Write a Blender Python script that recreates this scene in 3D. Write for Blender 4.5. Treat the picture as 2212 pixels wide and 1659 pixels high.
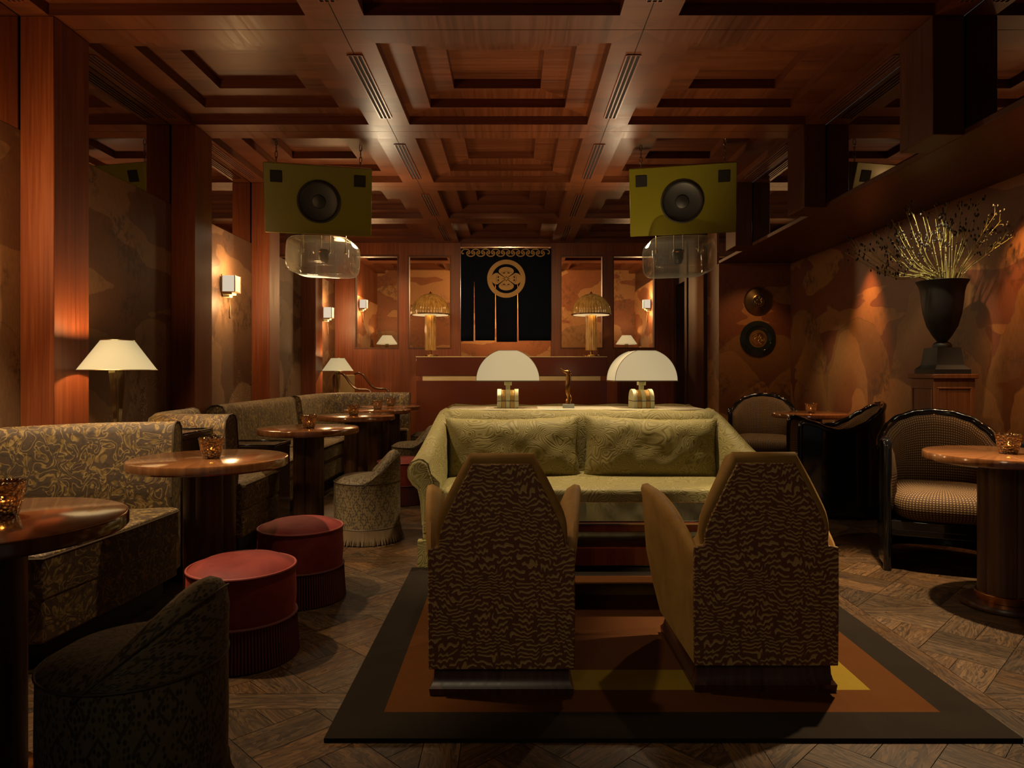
import bpy, math, random
from mathutils import Vector, Matrix
R = random.Random(7)
PI = math.pi
scene = bpy.context.scene
for o in list(bpy.data.objects):
    bpy.data.objects.remove(o)
COL = scene.collection

# ------------------------------------------------------------------ camera, world, exposure, lights
F, PX, PY = 1510.0, 1108.0, 802.0
EYE, CEIL = 1.15, 3.05
cam = bpy.data.cameras.new('camera')
cam.sensor_width = 36.0
cam.lens = F / 2212 * 36.0
cam.shift_x = -(PX - 1106.0) / 2212
cam.shift_y = -(829.5 - PY) / 2212
cam.clip_start = 0.05
cam_o = bpy.data.objects.new('camera', cam)
COL.objects.link(cam_o)
cam_o.location = (0, 0, EYE)
cam_o.rotation_euler = (PI / 2, 0, 0)
scene.camera = cam_o
scene.view_settings.view_transform = 'Standard'
scene.view_settings.look = 'None'
scene.view_settings.exposure = 0.0
scene.view_settings.gamma = 1.0
scene.view_settings.use_curve_mapping = False
scene.cycles.max_bounces = 7
scene.cycles.diffuse_bounces = 3
scene.cycles.glossy_bounces = 4
scene.cycles.transmission_bounces = 6
scene.cycles.transparent_max_bounces = 10
scene.cycles.caustics_reflective = False
scene.cycles.caustics_refractive = False
scene.cycles.sample_clamp_indirect = 2.0
scene.cycles.sample_clamp_direct = 12.0
world = bpy.data.worlds.new('world')
scene.world = world
world.use_nodes = True
world.node_tree.nodes['Background'].inputs[0].default_value = (0.75, 0.72, 0.7, 1)
world.node_tree.nodes['Background'].inputs[1].default_value = 0.05

WARM = (1.0, 0.58, 0.24)
AMBER = (1.0, 0.47, 0.15)
CREAM = (1.0, 0.68, 0.35)

def lamp(kind, loc, watts, color=WARM, radius=0.05, aim=None, angle=60, blend=0.5, parent=None):
    l = bpy.data.lights.new(kind.lower() + '_light', kind)
    l.energy = watts
    l.color = color
    l.shadow_soft_size = radius
    o = bpy.data.objects.new(kind.lower() + '_light', l)
    COL.objects.link(o)
    o.location = loc
    if kind == 'SPOT':
        l.spot_size = math.radians(angle)
        l.spot_blend = blend
    if aim is not None:
        o.rotation_euler = (Vector(aim) - Vector(loc)).to_track_quat('-Z', 'Y').to_euler()
    if parent is not None:
        o.parent = parent
    return o

SPOTC = (1.0, 0.77, 0.47)
# ceiling spots over the seating
lamp('SPOT', (-2.1, 2.75, 3.0), 360, SPOTC, 0.03, (-1.7, 3.1, 0.4), 62, 0.35)
lamp('SPOT', (-0.5, 2.7, 3.0), 70, SPOTC, 0.03, (-1.75, 3.0, 0.3), 50, 0.7)  # added to brighten the nearest banquette's seat front
lamp('SPOT', (-2.0, 4.6, 3.0), 170, SPOTC, 0.03, (-1.5, 4.8, 0.4), 62, 0.5)
lamp('SPOT', (-1.9, 6.4, 2.3), 55, SPOTC, 0.03, (-1.7, 6.6, 0.4), 80, 0.5)
lamp('SPOT', (-1.5, 8.0, 3.0), 120, SPOTC, 0.03, (-1.7, 8.3, 0.4), 62, 0.5)
lamp('SPOT', (0.3, 4.66, 3.0), 330, SPOTC, 0.03, (0.4, 4.55, 0.5), 54, 0.45)
lamp('SPOT', (1.5, 5.0, 3.0), 110, SPOTC, 0.03, (0.95, 4.0, 0.2), 62, 0.6)
lamp('SPOT', (2.0, 3.6, 2.98), 800, SPOTC, 0.03, (1.9, 3.1, 0.0), 58, 0.5)
# downlights under the soffit
lamp('SPOT', (2.75, 3.9, 2.39), 42, SPOTC, 0.02, (2.6, 4.05, 0.3), 74, 0.5)
lamp('SPOT', (2.7, 6.85, 2.39), 70, SPOTC, 0.02, (2.68, 6.95, 0.3), 74, 0.5)
lamp('SPOT', (2.62, 4.6, 2.39), 45, SPOTC, 0.02, (2.98, 4.95, 1.75), 50, 0.5)
lamp('SPOT', (3.02, 6.3, 2.39), 130, AMBER, 0.03, (3.24, 6.45, 1.0), 54, 0.9)
lamp('SPOT', (2.95, 4.4, 2.39), 85, AMBER, 0.03, (3.24, 4.4, 1.4), 60, 0.9)
lamp('SPOT', (2.8, 7.6, 2.39), 18, AMBER, 0.03, (2.7, 8.15, 1.3), 80, 0.9)
# added spots that brighten the end wall and bar
lamp('SPOT', (-0.1, 7.2, 3.0), 170, WARM, 0.04, (-0.3, 10.0, 1.1), 80, 0.9)
lamp('SPOT', (-1.7, 9.3, 3.0), 60, WARM, 0.04, (-1.8, 10.3, 1.0), 90, 0.9)
# added point lights behind the hanging loudspeakers, lifting the ceiling around them
lamp('POINT', (-1.3, 6.85, 2.5), 20, SPOTC, 0.12)
lamp('POINT', (1.08, 6.85, 2.5), 12, SPOTC, 0.12)
# the room behind the end wall, then added fill spots on the armchairs
lamp('POINT', (-0.1, 12.9, 2.6), 120, WARM, 0.12)
lamp('SPOT', (-0.6, -0.8, 2.6), 66, SPOTC, 0.4, (0.65, 2.65, 0.35), 54, 1.0)  # added fill from behind the viewpoint onto the armchair backs
lamp('SPOT', (-1.0, 2.8, 3.0), 80, SPOTC, 0.05, (0.6, 2.8, 0.45), 36, 0.8)  # added spot that brightens the armchair's velvet side

# ------------------------------------------------------------------ node helpers
class NT:
    def __init__(s, name):
        s.m = bpy.data.materials.new(name)
        s.m.use_nodes = True
        s.t = s.m.node_tree
        s.t.nodes.clear()
        s.out = s.t.nodes.new('ShaderNodeOutputMaterial')
    def put(s, sock, v):
        if v is None:
            return
        if isinstance(v, bpy.types.NodeSocket):
            s.t.links.new(v, sock)
        else:
            try:
                sock.default_value = v
            except Exception:
                if isinstance(v, (int, float)):
                    sock.default_value = (v,) * len(sock.default_value)
                else:
                    sock.default_value = tuple(v) + (1.0,) * (len(sock.default_value) - len(v))
    def node(s, typ, ins=None, **props):
        n = s.t.nodes.new(typ)
        for k, v in props.items():
            setattr(n, k, v)
        for k, v in (ins or {}).items():
            s.put(n.inputs[k], v)
        return n
    def uv(s):
        return s.node('ShaderNodeUVMap').outputs[0]
    def obj(s):
        return s.node('ShaderNodeTexCoord').outputs['Object']
    def map(s, vec, scale=(1, 1, 1), rot=(0, 0, 0), loc=(0, 0, 0)):
        return s.node('ShaderNodeMapping', {'Vector': vec, 'Scale': scale, 'Rotation': rot, 'Location': loc}).outputs[0]
    def sep(s, vec):
        return s.node('ShaderNodeSeparateXYZ', {0: vec}).outputs
    def comb(s, x=0.0, y=0.0, z=0.0):
        return s.node('ShaderNodeCombineXYZ', {0: x, 1: y, 2: z}).outputs[0]
    def math(s, op, a, b=None, c=None, clamp=False):
        n = s.node('ShaderNodeMath', operation=op, use_clamp=clamp)
        for i, v in enumerate((a, b, c)):
            if v is not None:
                s.put(n.inputs[i], v)
        return n.outputs[0]
    def noise(s, vec, scale=5.0, detail=2.0, rough=0.5, dist=0.0, out=0):
        return s.node('ShaderNodeTexNoise', {'Vector': vec, 'Scale': scale, 'Detail': detail, 'Roughness': rough, 'Distortion': dist}).outputs[out]
    def voro(s, vec, scale=5.0, feature='F1', out='Distance', rnd=1.0):
        return s.node('ShaderNodeTexVoronoi', {'Vector': vec, 'Scale': scale, 'Randomness': rnd}, feature=feature).outputs[out]
    def white(s, w):
        return s.node('ShaderNodeTexWhiteNoise', {'W': w}, noise_dimensions='1D').outputs[0]
    def ramp(s, fac, stops, interp='LINEAR'):
        n = s.node('ShaderNodeValToRGB', {0: fac})
        n.color_ramp.interpolation = interp
        e = n.color_ramp.elements
        while len(e) < len(stops):
            e.new(0.5)
        for i, (p, c) in enumerate(stops):
            e[i].position = p
            e[i].color = (c, c, c, 1) if isinstance(c, (int, float)) else tuple(c) + (1,)
        return n.outputs[0]
    def mix(s, fac, a, b, mode='MIX'):
        n = s.node('ShaderNodeMix', data_type='RGBA', blend_type=mode)
        s.put(n.inputs[0], fac); s.put(n.inputs[6], a); s.put(n.inputs[7], b)
        return n.outputs[2]
    def vmix(s, a, b, k):
        n = s.node('ShaderNodeVectorMath', operation='MULTIPLY_ADD')
        s.put(n.inputs[0], b); s.put(n.inputs[1], (k, k, k)); s.put(n.inputs[2], a)
        return n.outputs[0]
    def fin(s, color, rough=0.5, metal=0.0, bump=None, bstr=0.3, bdist=0.01, coat=0.0, crough=0.1, sheen=0.0, spec=0.5, emit=None, estr=0.0, stint=(1, 1, 1, 1)):
        p = s.node('ShaderNodeBsdfPrincipled')
        s.put(p.inputs['Base Color'], color)
        s.put(p.inputs['Roughness'], rough)
        s.put(p.inputs['Metallic'], metal)
        s.put(p.inputs['Specular IOR Level'], spec)
        if coat:
            s.put(p.inputs['Coat Weight'], coat); s.put(p.inputs['Coat Roughness'], crough)
        if sheen:
            s.put(p.inputs['Sheen Weight'], sheen); s.put(p.inputs['Sheen Roughness'], 0.35); s.put(p.inputs['Sheen Tint'], stint)
        if emit is not None:
            s.put(p.inputs['Emission Color'], emit); s.put(p.inputs['Emission Strength'], estr)
        if bump is not None:
            b = s.node('ShaderNodeBump', {'Strength': bstr, 'Distance': bdist, 'Height': bump})
            s.t.links.new(b.outputs[0], p.inputs['Normal'])
        s.t.links.new(p.outputs[0], s.out.inputs[0])
        return s.m

M = {}
def plain(name, col, rough=0.5, metal=0.0, coat=0.0, var=0.12, **k):
    n = NT(name)
    f = n.noise(n.obj(), 9.0, 3.0)
    c = n.mix(f, tuple(x * (1 - var) for x in col), tuple(x * (1 + var) for x in col))
    M[name] = n.fin(c, rough, metal, coat=coat, **k)

def wood(name, dark, mid, light, rough=0.35, stripe=60.0, coat=0.0, panel=0.0, spec=0.5):
    n = NT(name)
    uv = n.uv()
    fine = n.noise(n.map(uv, (stripe, 1.2, 1)), 1.0, 4.0, 0.6, 0.3)
    big = n.noise(n.map(uv, (5, 0.5, 1)), 1.0, 2.0)
    f = n.math('ADD', n.math('MULTIPLY', fine, 0.65), n.math('MULTIPLY', big, 0.35))
    if panel:
        s = n.sep(uv)
        w = n.white(n.math('FLOOR', n.math('DIVIDE', s[0], panel)))
        f = n.math('ADD', n.math('MULTIPLY', f, 0.82), n.math('MULTIPLY', w, 0.18))
    c = n.ramp(f, [(0.3, dark), (0.5, mid), (0.72, light)])
    M[name] = n.fin(c, n.ramp(fine, [(0.2, rough * 0.8), (0.8, rough * 1.25)]), bump=fine, bstr=0.08, bdist=0.002, coat=coat, spec=spec)

wood('mahogany', (0.09, 0.018, 0.006), (0.17, 0.041, 0.011), (0.26, 0.076, 0.021), 0.42, 55)
wood('ceiling_wood', (0.06, 0.016, 0.0065), (0.115, 0.032, 0.011), (0.17, 0.052, 0.019), 0.4, 42, panel=0.27, spec=0.3)
wood('table_wood', (0.11, 0.04, 0.014), (0.2, 0.075, 0.025), (0.29, 0.12, 0.04), 0.14, 40, coat=0.8)
wood('column_wood', (0.035, 0.015, 0.008), (0.075, 0.032, 0.014), (0.12, 0.055, 0.025), 0.4, 50)
wood('shaded_mahogany', (0.04, 0.013, 0.006), (0.075, 0.022, 0.009), (0.12, 0.036, 0.015), 0.4, 45)  # mahogany darkened: shade on posts, soffit and frames put into the colour
wood('dark_wood', (0.018, 0.007, 0.004), (0.04, 0.014, 0.007), (0.075, 0.026, 0.012), 0.32, 45)
wood('ebony', (0.004, 0.003, 0.003), (0.02, 0.009, 0.006), (0.085, 0.032, 0.015), 0.18, 34, coat=0.5)
wood('pedestal_wood', (0.09, 0.03, 0.011), (0.16, 0.055, 0.018), (0.22, 0.085, 0.03), 0.4, 50)
wood('table_mahogany', (0.05, 0.008, 0.005), (0.1, 0.016, 0.009), (0.15, 0.03, 0.014), 0.12, 40, coat=0.7)
plain('black_lacquer', (0.004, 0.0042, 0.005), 0.06, coat=0.6)
plain('matte_black', (0.006, 0.0065, 0.007), 0.6)
plain('oxblood', (0.1, 0.026, 0.012), 0.14, coat=0.4, var=0.06)
plain('brass', (0.62, 0.42, 0.16), 0.2, 1.0)
plain('lamp_brass', (0.55, 0.38, 0.14), 0.4, 0.55)
plain('dull_brass', (0.5, 0.38, 0.19), 0.32, 1.0)
plain('band_brass', (0.62, 0.5, 0.28), 0.42, 0.35)
plain('copper', (0.45, 0.17, 0.05), 0.25, 1.0)
plain('chrome', (0.6, 0.6, 0.58), 0.12, 1.0)
plain('bronze', (0.26, 0.12, 0.035), 0.28, 1.0, var=0.5)
plain('pewter', (0.22, 0.16, 0.09), 0.25, 1.0, var=0.4)
plain('grey_marble', (0.16, 0.17, 0.15), 0.3, var=0.5)
plain('ivory', (0.55, 0.56, 0.38), 0.3, var=0.04)
plain('console_top', (0.55, 0.5, 0.36), 0.25, var=0.08)
plain('speaker_olive', (0.18, 0.17, 0.006), 0.25, coat=0.2, var=0.04)
plain('speaker_top', (0.07, 0.06, 0.025), 0.4)
plain('cone_black', (0.012, 0.013, 0.014), 0.45)
plain('wax', (0.75, 0.6, 0.35), 0.5, emit=(1, 0.55, 0.2, 1), estr=0.35)
plain('slat_red', (0.17, 0.042, 0.022), 0.35)
plain('void_black', (0.004, 0.003, 0.003), 0.8)
plain('twig', (0.34, 0.32, 0.1), 0.6, var=0.4)
plain('pod', (0.012, 0.011, 0.008), 0.6)
plain('bud', (0.5, 0.42, 0.2), 0.6)
plain('glass_dark', (0.012, 0.016, 0.015), 0.1)
plain('red_piping', (0.22, 0.03, 0.018), 0.6)
plain('tan_fringe', (0.1, 0.06, 0.024), 0.75, var=0.35)
plain('fringe_red', (0.075, 0.008, 0.006), 0.75, var=0.3)
plain('brown_edge', (0.06, 0.035, 0.015), 0.6)
plain('frame_walnut', (0.075, 0.032, 0.016), 0.18, coat=0.5)
plain('chair_linen', (0.4, 0.3, 0.15), 0.7)
plain('navy', (0.0035, 0.006, 0.014), 0.9, var=0.2, spec=0.08)
plain('crest_gold', (0.36, 0.22, 0.075), 0.7, var=0.18)

def glow(name, col, s, rim=None):
    n = NT(name)
    e = n.node('ShaderNodeEmission', {'Color': col, 'Strength': s})
    d = n.node('ShaderNodeBsdfDiffuse', {'Color': (0.22, 0.19, 0.13, 1)})
    a = n.node('ShaderNodeAddShader')
    n.t.links.new(e.outputs[0], a.inputs[0]); n.t.links.new(d.outputs[0], a.inputs[1])
    n.t.links.new(a.outputs[0], n.out.inputs[0])
    M[name] = n.m
glow('shade_glow', (1.0, 0.79, 0.4, 1), 0.4)
glow('dome_glow', (1.0, 0.78, 0.43, 1), 0.40)
glow('sconce_glow', (1.0, 0.88, 0.66, 1), 0.62)
glow('flame', (1.0, 0.66, 0.3, 1), 55.0)

def mirror_mat():
    n = NT('mirror')
    M['mirror'] = n.fin((0.62, 0.58, 0.54), 0.015, 1.0)
mirror_mat()

def clear_glass(name, tint, gloss=(1, 1, 1), ior=1.45, boost=1.0, rough=0.02):
    n = NT(name)
    t = n.node('ShaderNodeBsdfTransparent', {'Color': tint + (1,)})
    g = n.node('ShaderNodeBsdfGlossy', {'Color': gloss + (1,), 'Roughness': rough})
    fr = n.node('ShaderNodeFresnel', {'IOR': ior}).outputs[0]
    mx = n.node('ShaderNodeMixShader', {0: n.math('MULTIPLY', fr, boost, clamp=True)})
    n.t.links.new(t.outputs[0], mx.inputs[1]); n.t.links.new(g.outputs[0], mx.inputs[2])
    n.t.links.new(mx.outputs[0], n.out.inputs[0])
    M[name] = n.m
def globe_mat():
    n = NT('globe_glass')
    t = n.node('ShaderNodeBsdfTransparent', {'Color': (0.93, 0.91, 0.85, 1)})
    g = n.node('ShaderNodeBsdfGlossy', {'Color': (1, 1, 1, 1), 'Roughness': 0.05})
    d = n.node('ShaderNodeBsdfTranslucent', {'Color': (0.6, 0.6, 0.52, 1)})
    lw = n.node('ShaderNodeLayerWeight', {'Blend': 0.5}).outputs['Facing']
    m1 = n.node('ShaderNodeMixShader', {0: n.ramp(lw, [(0.0, 0.08), (0.55, 0.16), (0.85, 0.4), (1.0, 0.9)])})
    n.t.links.new(t.outputs[0], m1.inputs[1]); n.t.links.new(g.outputs[0], m1.inputs[2])
    m2 = n.node('ShaderNodeMixShader', {0: n.ramp(lw, [(0.0, 0.07), (0.6, 0.12), (0.85, 0.3), (1.0, 0.6)])})
    n.t.links.new(m1.outputs[0], m2.inputs[1]); n.t.links.new(d.outputs[0], m2.inputs[2])
    n.t.links.new(m2.outputs[0], n.out.inputs[0])
    M['globe_glass'] = n.m
globe_mat()
def tumbler():
    n = NT('smoked_glass')
    v = n.voro(n.obj(), 95.0)
    b = n.node('ShaderNodeBump', {'Strength': 0.9, 'Distance': 0.01, 'Height': v}).outputs[0]
    t = n.node('ShaderNodeBsdfTransparent', {'Color': n.ramp(v, [(0.2, (1.0, 0.8, 0.5)), (0.5, (0.24, 0.17, 0.09))])})
    g = n.node('ShaderNodeBsdfGlossy', {'Color': (1, 0.95, 0.85, 1), 'Roughness': 0.1, 'Normal': b})
    l = n.node('ShaderNodeBsdfTranslucent', {'Color': (0.8, 0.42, 0.14, 1), 'Normal': b})
    fr = n.node('ShaderNodeFresnel', {'IOR': 1.6, 'Normal': b}).outputs[0]
    m1 = n.node('ShaderNodeMixShader', {0: n.math('MULTIPLY_ADD', fr, 1.3, 0.08, clamp=True)})
    n.t.links.new(t.outputs[0], m1.inputs[1]); n.t.links.new(g.outputs[0], m1.inputs[2])
    m2 = n.node('ShaderNodeMixShader', {0: 0.02})
    n.t.links.new(m1.outputs[0], m2.inputs[1]); n.t.links.new(l.outputs[0], m2.inputs[2])
    n.t.links.new(m2.outputs[0], n.out.inputs[0])
    M['smoked_glass'] = n.m
tumbler()
clear_glass('lamp_glass', (0.6, 0.58, 0.42), ior=1.55, boost=2.0, rough=0.08)

def amber_glass():
    n = NT('amber_glass')
    f = n.noise(n.map(n.obj(), (30, 30, 8)), 1.0, 3.0)
    c = n.ramp(f, [(0.25, (0.16, 0.07, 0.013)), (0.5, (0.3, 0.145, 0.028)), (0.8, (0.4, 0.22, 0.055))])
    M['amber_glass'] = n.fin(c, 0.1, coat=0.8, emit=c, estr=0.22)
amber_glass()

def velvet(name, col, hi, rough=0.7):
    n = NT(name)
    f = n.noise(n.obj(), 7.0, 4.0, 0.6, 0.6)
    c = n.mix(n.ramp(f, [(0.35, 0.0), (0.7, 1.0)]), col, hi)
    fine = n.noise(n.obj(), 260.0, 1.0)
    M[name] = n.fin(c, rough, sheen=0.2, stint=tuple(min(1, x * 4) for x in hi) + (1,), bump=fine, bstr=0.1, bdist=0.002, spec=0.25)
velvet('ochre_velvet', (0.19, 0.092, 0.018), (0.28, 0.15, 0.034))
velvet('red_velvet', (0.125, 0.0135, 0.0095), (0.2, 0.026, 0.018))

def sofa_cloth():
    n = NT('sofa_cloth')
    o = n.obj()
    a = n.noise(n.map(o, (1, 1, 1.3)), 4.2, 2.0, 0.45, 0.8)
    l = n.math('FRACT', n.math('MULTIPLY', a, 34.0))
    l = n.math('ABSOLUTE', n.math('SUBTRACT', l, 0.5))
    f = n.ramp(l, [(0.05, 0.0), (0.3, 1.0)])
    c = n.mix(f, (0.15, 0.12, 0.034), (0.245, 0.203, 0.075))
    soft = n.noise(o, 6.0, 3.0, 0.55, 0.5)
    h = n.math('ADD', n.math('MULTIPLY', f, 0.12), n.math('MULTIPLY', soft, 0.6))
    M['sofa_cloth'] = n.fin(c, 0.62, bump=h, bstr=0.45, bdist=0.02, sheen=0.12, stint=(0.9, 0.85, 0.4, 1), spec=0.3)
sofa_cloth()

def squiggle():
    n = NT('squiggle_cloth')
    uv = n.uv()
    w = n.noise(uv, 7.0, 1.0, 0.5, 0, 1)
    p = n.vmix(uv, w, 0.1)
    w2 = n.noise(uv, 24.0, 1.0, 0.5, 0, 1)
    p = n.vmix(p, w2, 0.028)
    s = n.sep(p)
    z = n.math('MULTIPLY', n.math('SINE', n.math('MULTIPLY', s[0], 260.0)), 0.0026)
    row = n.math('DIVIDE', n.math('ADD', s[1], z), 0.0172)
    lane = n.math('FLOOR', row)
    fr = n.math('ABSOLUTE', n.math('SUBTRACT', n.math('FRACT', row), 0.5))
    off = n.white(lane)
    seg = n.math('FRACT', n.math('ADD', n.math('DIVIDE', s[0], 0.072), n.math('MULTIPLY', off, 7.3)))
    cut = n.math('GREATER_THAN', n.math('ABSOLUTE', n.math('SUBTRACT', seg, 0.5)), 0.09)
    line = n.math('MULTIPLY', n.ramp(fr, [(0.13, 1.0), (0.2, 0.0)]), cut)
    edge = n.math('MULTIPLY', n.ramp(fr, [(0.1, 0.0), (0.16, 1.0), (0.24, 0.0)]), cut)
    ground = n.ramp(n.noise(uv, 300.0, 1.0), [(0.3, (0.07, 0.023, 0.01)), (0.7, (0.13, 0.045, 0.019))])
    c = n.mix(line, ground, (0.3, 0.18, 0.06))
    c = n.mix(n.math('MULTIPLY', edge, 0.55), c, (0.52, 0.35, 0.13))
    M['squiggle_cloth'] = n.fin(c, 0.6, bump=line, bstr=0.5, bdist=0.004, spec=0.3)
squiggle()

def paisley():
    n = NT('paisley_cloth')
    uv = n.uv()
    w = n.noise(uv, 7.0, 2.0, 0.5, 0.0, 1)
    p = n.vmix(uv, w, 0.12)
    a = n.noise(p, 9.5, 1.5, 0.5, 1.6)
    cont = n.math('ABSOLUTE', n.math('SUBTRACT', n.math('FRACT', n.math('MULTIPLY', a, 6.0)), 0.5))
    v = n.voro(p, 26.0)
    blob = n.ramp(n.math('ADD', n.math('MULTIPLY', a, 0.7), n.math('MULTIPLY', v, 0.6)), [(0.48, 1.0), (0.6, 0.0)])
    c = n.mix(blob, (0.075, 0.043, 0.02), (0.2, 0.125, 0.03))
    c = n.mix(n.ramp(cont, [(0.06, 0.85), (0.13, 0.0)]), c, (0.33, 0.22, 0.07))
    c = n.mix(n.ramp(cont, [(0.4, 0.0), (0.46, 0.7)]), c, (0.035, 0.022, 0.012))
    f = n.noise(uv, 240.0, 2.0)
    c = n.mix(0.35, c, n.mix(f, (0.03, 0.02, 0.01), (0.3, 0.2, 0.07)), 'OVERLAY')
    M['paisley_cloth'] = n.fin(c, 0.7, bump=n.math('ADD', n.math('MULTIPLY', f, 0.5), blob), bstr=0.3, bdist=0.004, sheen=0.25, stint=(0.9, 0.7, 0.3, 1))
paisley()

def ikat():
    n = NT('ikat_cloth')
    uv = n.uv()
    s0 = n.sep(n.vmix(uv, n.noise(uv, 60.0, 1.0, 0.5, 0, 1), 0.008))
    a = n.math('ABSOLUTE', n.math('SUBTRACT', n.math('FRACT', n.math('DIVIDE', s0[0], 0.1)), 0.5))
    b = n.math('ABSOLUTE', n.math('SUBTRACT', n.math('FRACT', n.math('DIVIDE', s0[1], 0.17)), 0.5))
    d = n.math('ADD', a, b)
    band = n.math('ABSOLUTE', n.math('SUBTRACT', n.math('FRACT', n.math('MULTIPLY', d, 2.0)), 0.5))
    lat = n.ramp(band, [(0.05, 0.8), (0.1, 0.0)])
    sp = n.ramp(n.voro(n.map(uv, (1.0, 0.55, 1)), 95.0, rnd=0.55), [(0.36, 1.0), (0.46, 0.0)])
    tone = n.ramp(n.math('FRACT', n.math('MULTIPLY', d, 4.0)), [(0.0, 0.75), (0.5, 1.0), (1.0, 0.75)])
    f = n.math('MAXIMUM', lat, n.math('MULTIPLY', sp, tone))
    c = n.mix(f, (0.165, 0.115, 0.052), (0.03, 0.019, 0.01))
    M['ikat_cloth'] = n.fin(c, 0.75, bump=n.noise(uv, 400.0), bstr=0.15, bdist=0.002, sheen=0.15, stint=(0.8, 0.65, 0.4, 1))
ikat()

def weave():
    n = NT('weave_cloth')
    s = n.sep(n.uv())
    k = PI / 0.0165
    p = n.math('MULTIPLY', n.math('SINE', n.math('MULTIPLY', n.math('ADD', s[0], n.math('MULTIPLY', s[1], 1.25)), k)),
               n.math('SINE', n.math('MULTIPLY', n.math('SUBTRACT', s[0], n.math('MULTIPLY', s[1], 1.25)), k)))
    c = n.mix(n.ramp(p, [(0.42, 0.0), (0.62, 1.0)]), (0.055, 0.027, 0.011), (0.29, 0.175, 0.072))
    M['weave_cloth'] = n.fin(c, 0.75, bump=p, bstr=0.2, bdist=0.003, spec=0.2)
weave()

def rug_mat(name, c0, c1):
    n = NT(name)
    f = n.noise(n.obj(), 5.0, 4.0, 0.6)
    fine = n.noise(n.obj(), 340.0, 2.0)
    c = n.mix(n.math('ADD', n.math('MULTIPLY', f, 0.6), n.math('MULTIPLY', fine, 0.4)), c0, c1)
    M[name] = n.fin(c, 0.95, bump=fine, bstr=0.5, bdist=0.006, spec=0.05)
rug_mat('rug_brown', (0.009, 0.006, 0.004), (0.019, 0.013, 0.008))
rug_mat('rug_orange', (0.046, 0.014, 0.003), (0.08, 0.028, 0.006))
rug_mat('rug_yellow', (0.13, 0.078, 0.008), (0.19, 0.12, 0.013))
rug_mat('rug_rust', (0.05, 0.017, 0.006), (0.09, 0.032, 0.009))

def floor_mat():
    n = NT('parquet')
    at = n.node('ShaderNodeVertexColor', layer_name='tone').outputs[0]
    uv = n.uv()
    g = n.noise(n.map(uv, (1.6, 45, 1)), 1.0, 5.0, 0.65, 0.4)
    k = n.noise(n.map(uv, (3, 14, 1)), 1.0, 3.0, 0.6, 1.6)
    rings = n.math('FRACT', n.math('MULTIPLY', k, 7.0))
    f = n.math('ADD', n.math('MULTIPLY', g, 0.7), n.math('MULTIPLY', rings, 0.3))
    c = n.ramp(f, [(0.25, (0.012, 0.007, 0.004)), (0.48, (0.05, 0.026, 0.011)), (0.78, (0.115, 0.06, 0.025))])
    c = n.mix(1.0, c, at, 'MULTIPLY')
    scr = n.noise(n.obj(), 3.0, 5.0, 0.7)
    M['parquet'] = n.fin(c, n.ramp(scr, [(0.3, 0.35), (0.7, 0.6)]), bump=g, bstr=0.15, bdist=0.002, spec=0.16)
floor_mat()

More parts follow.
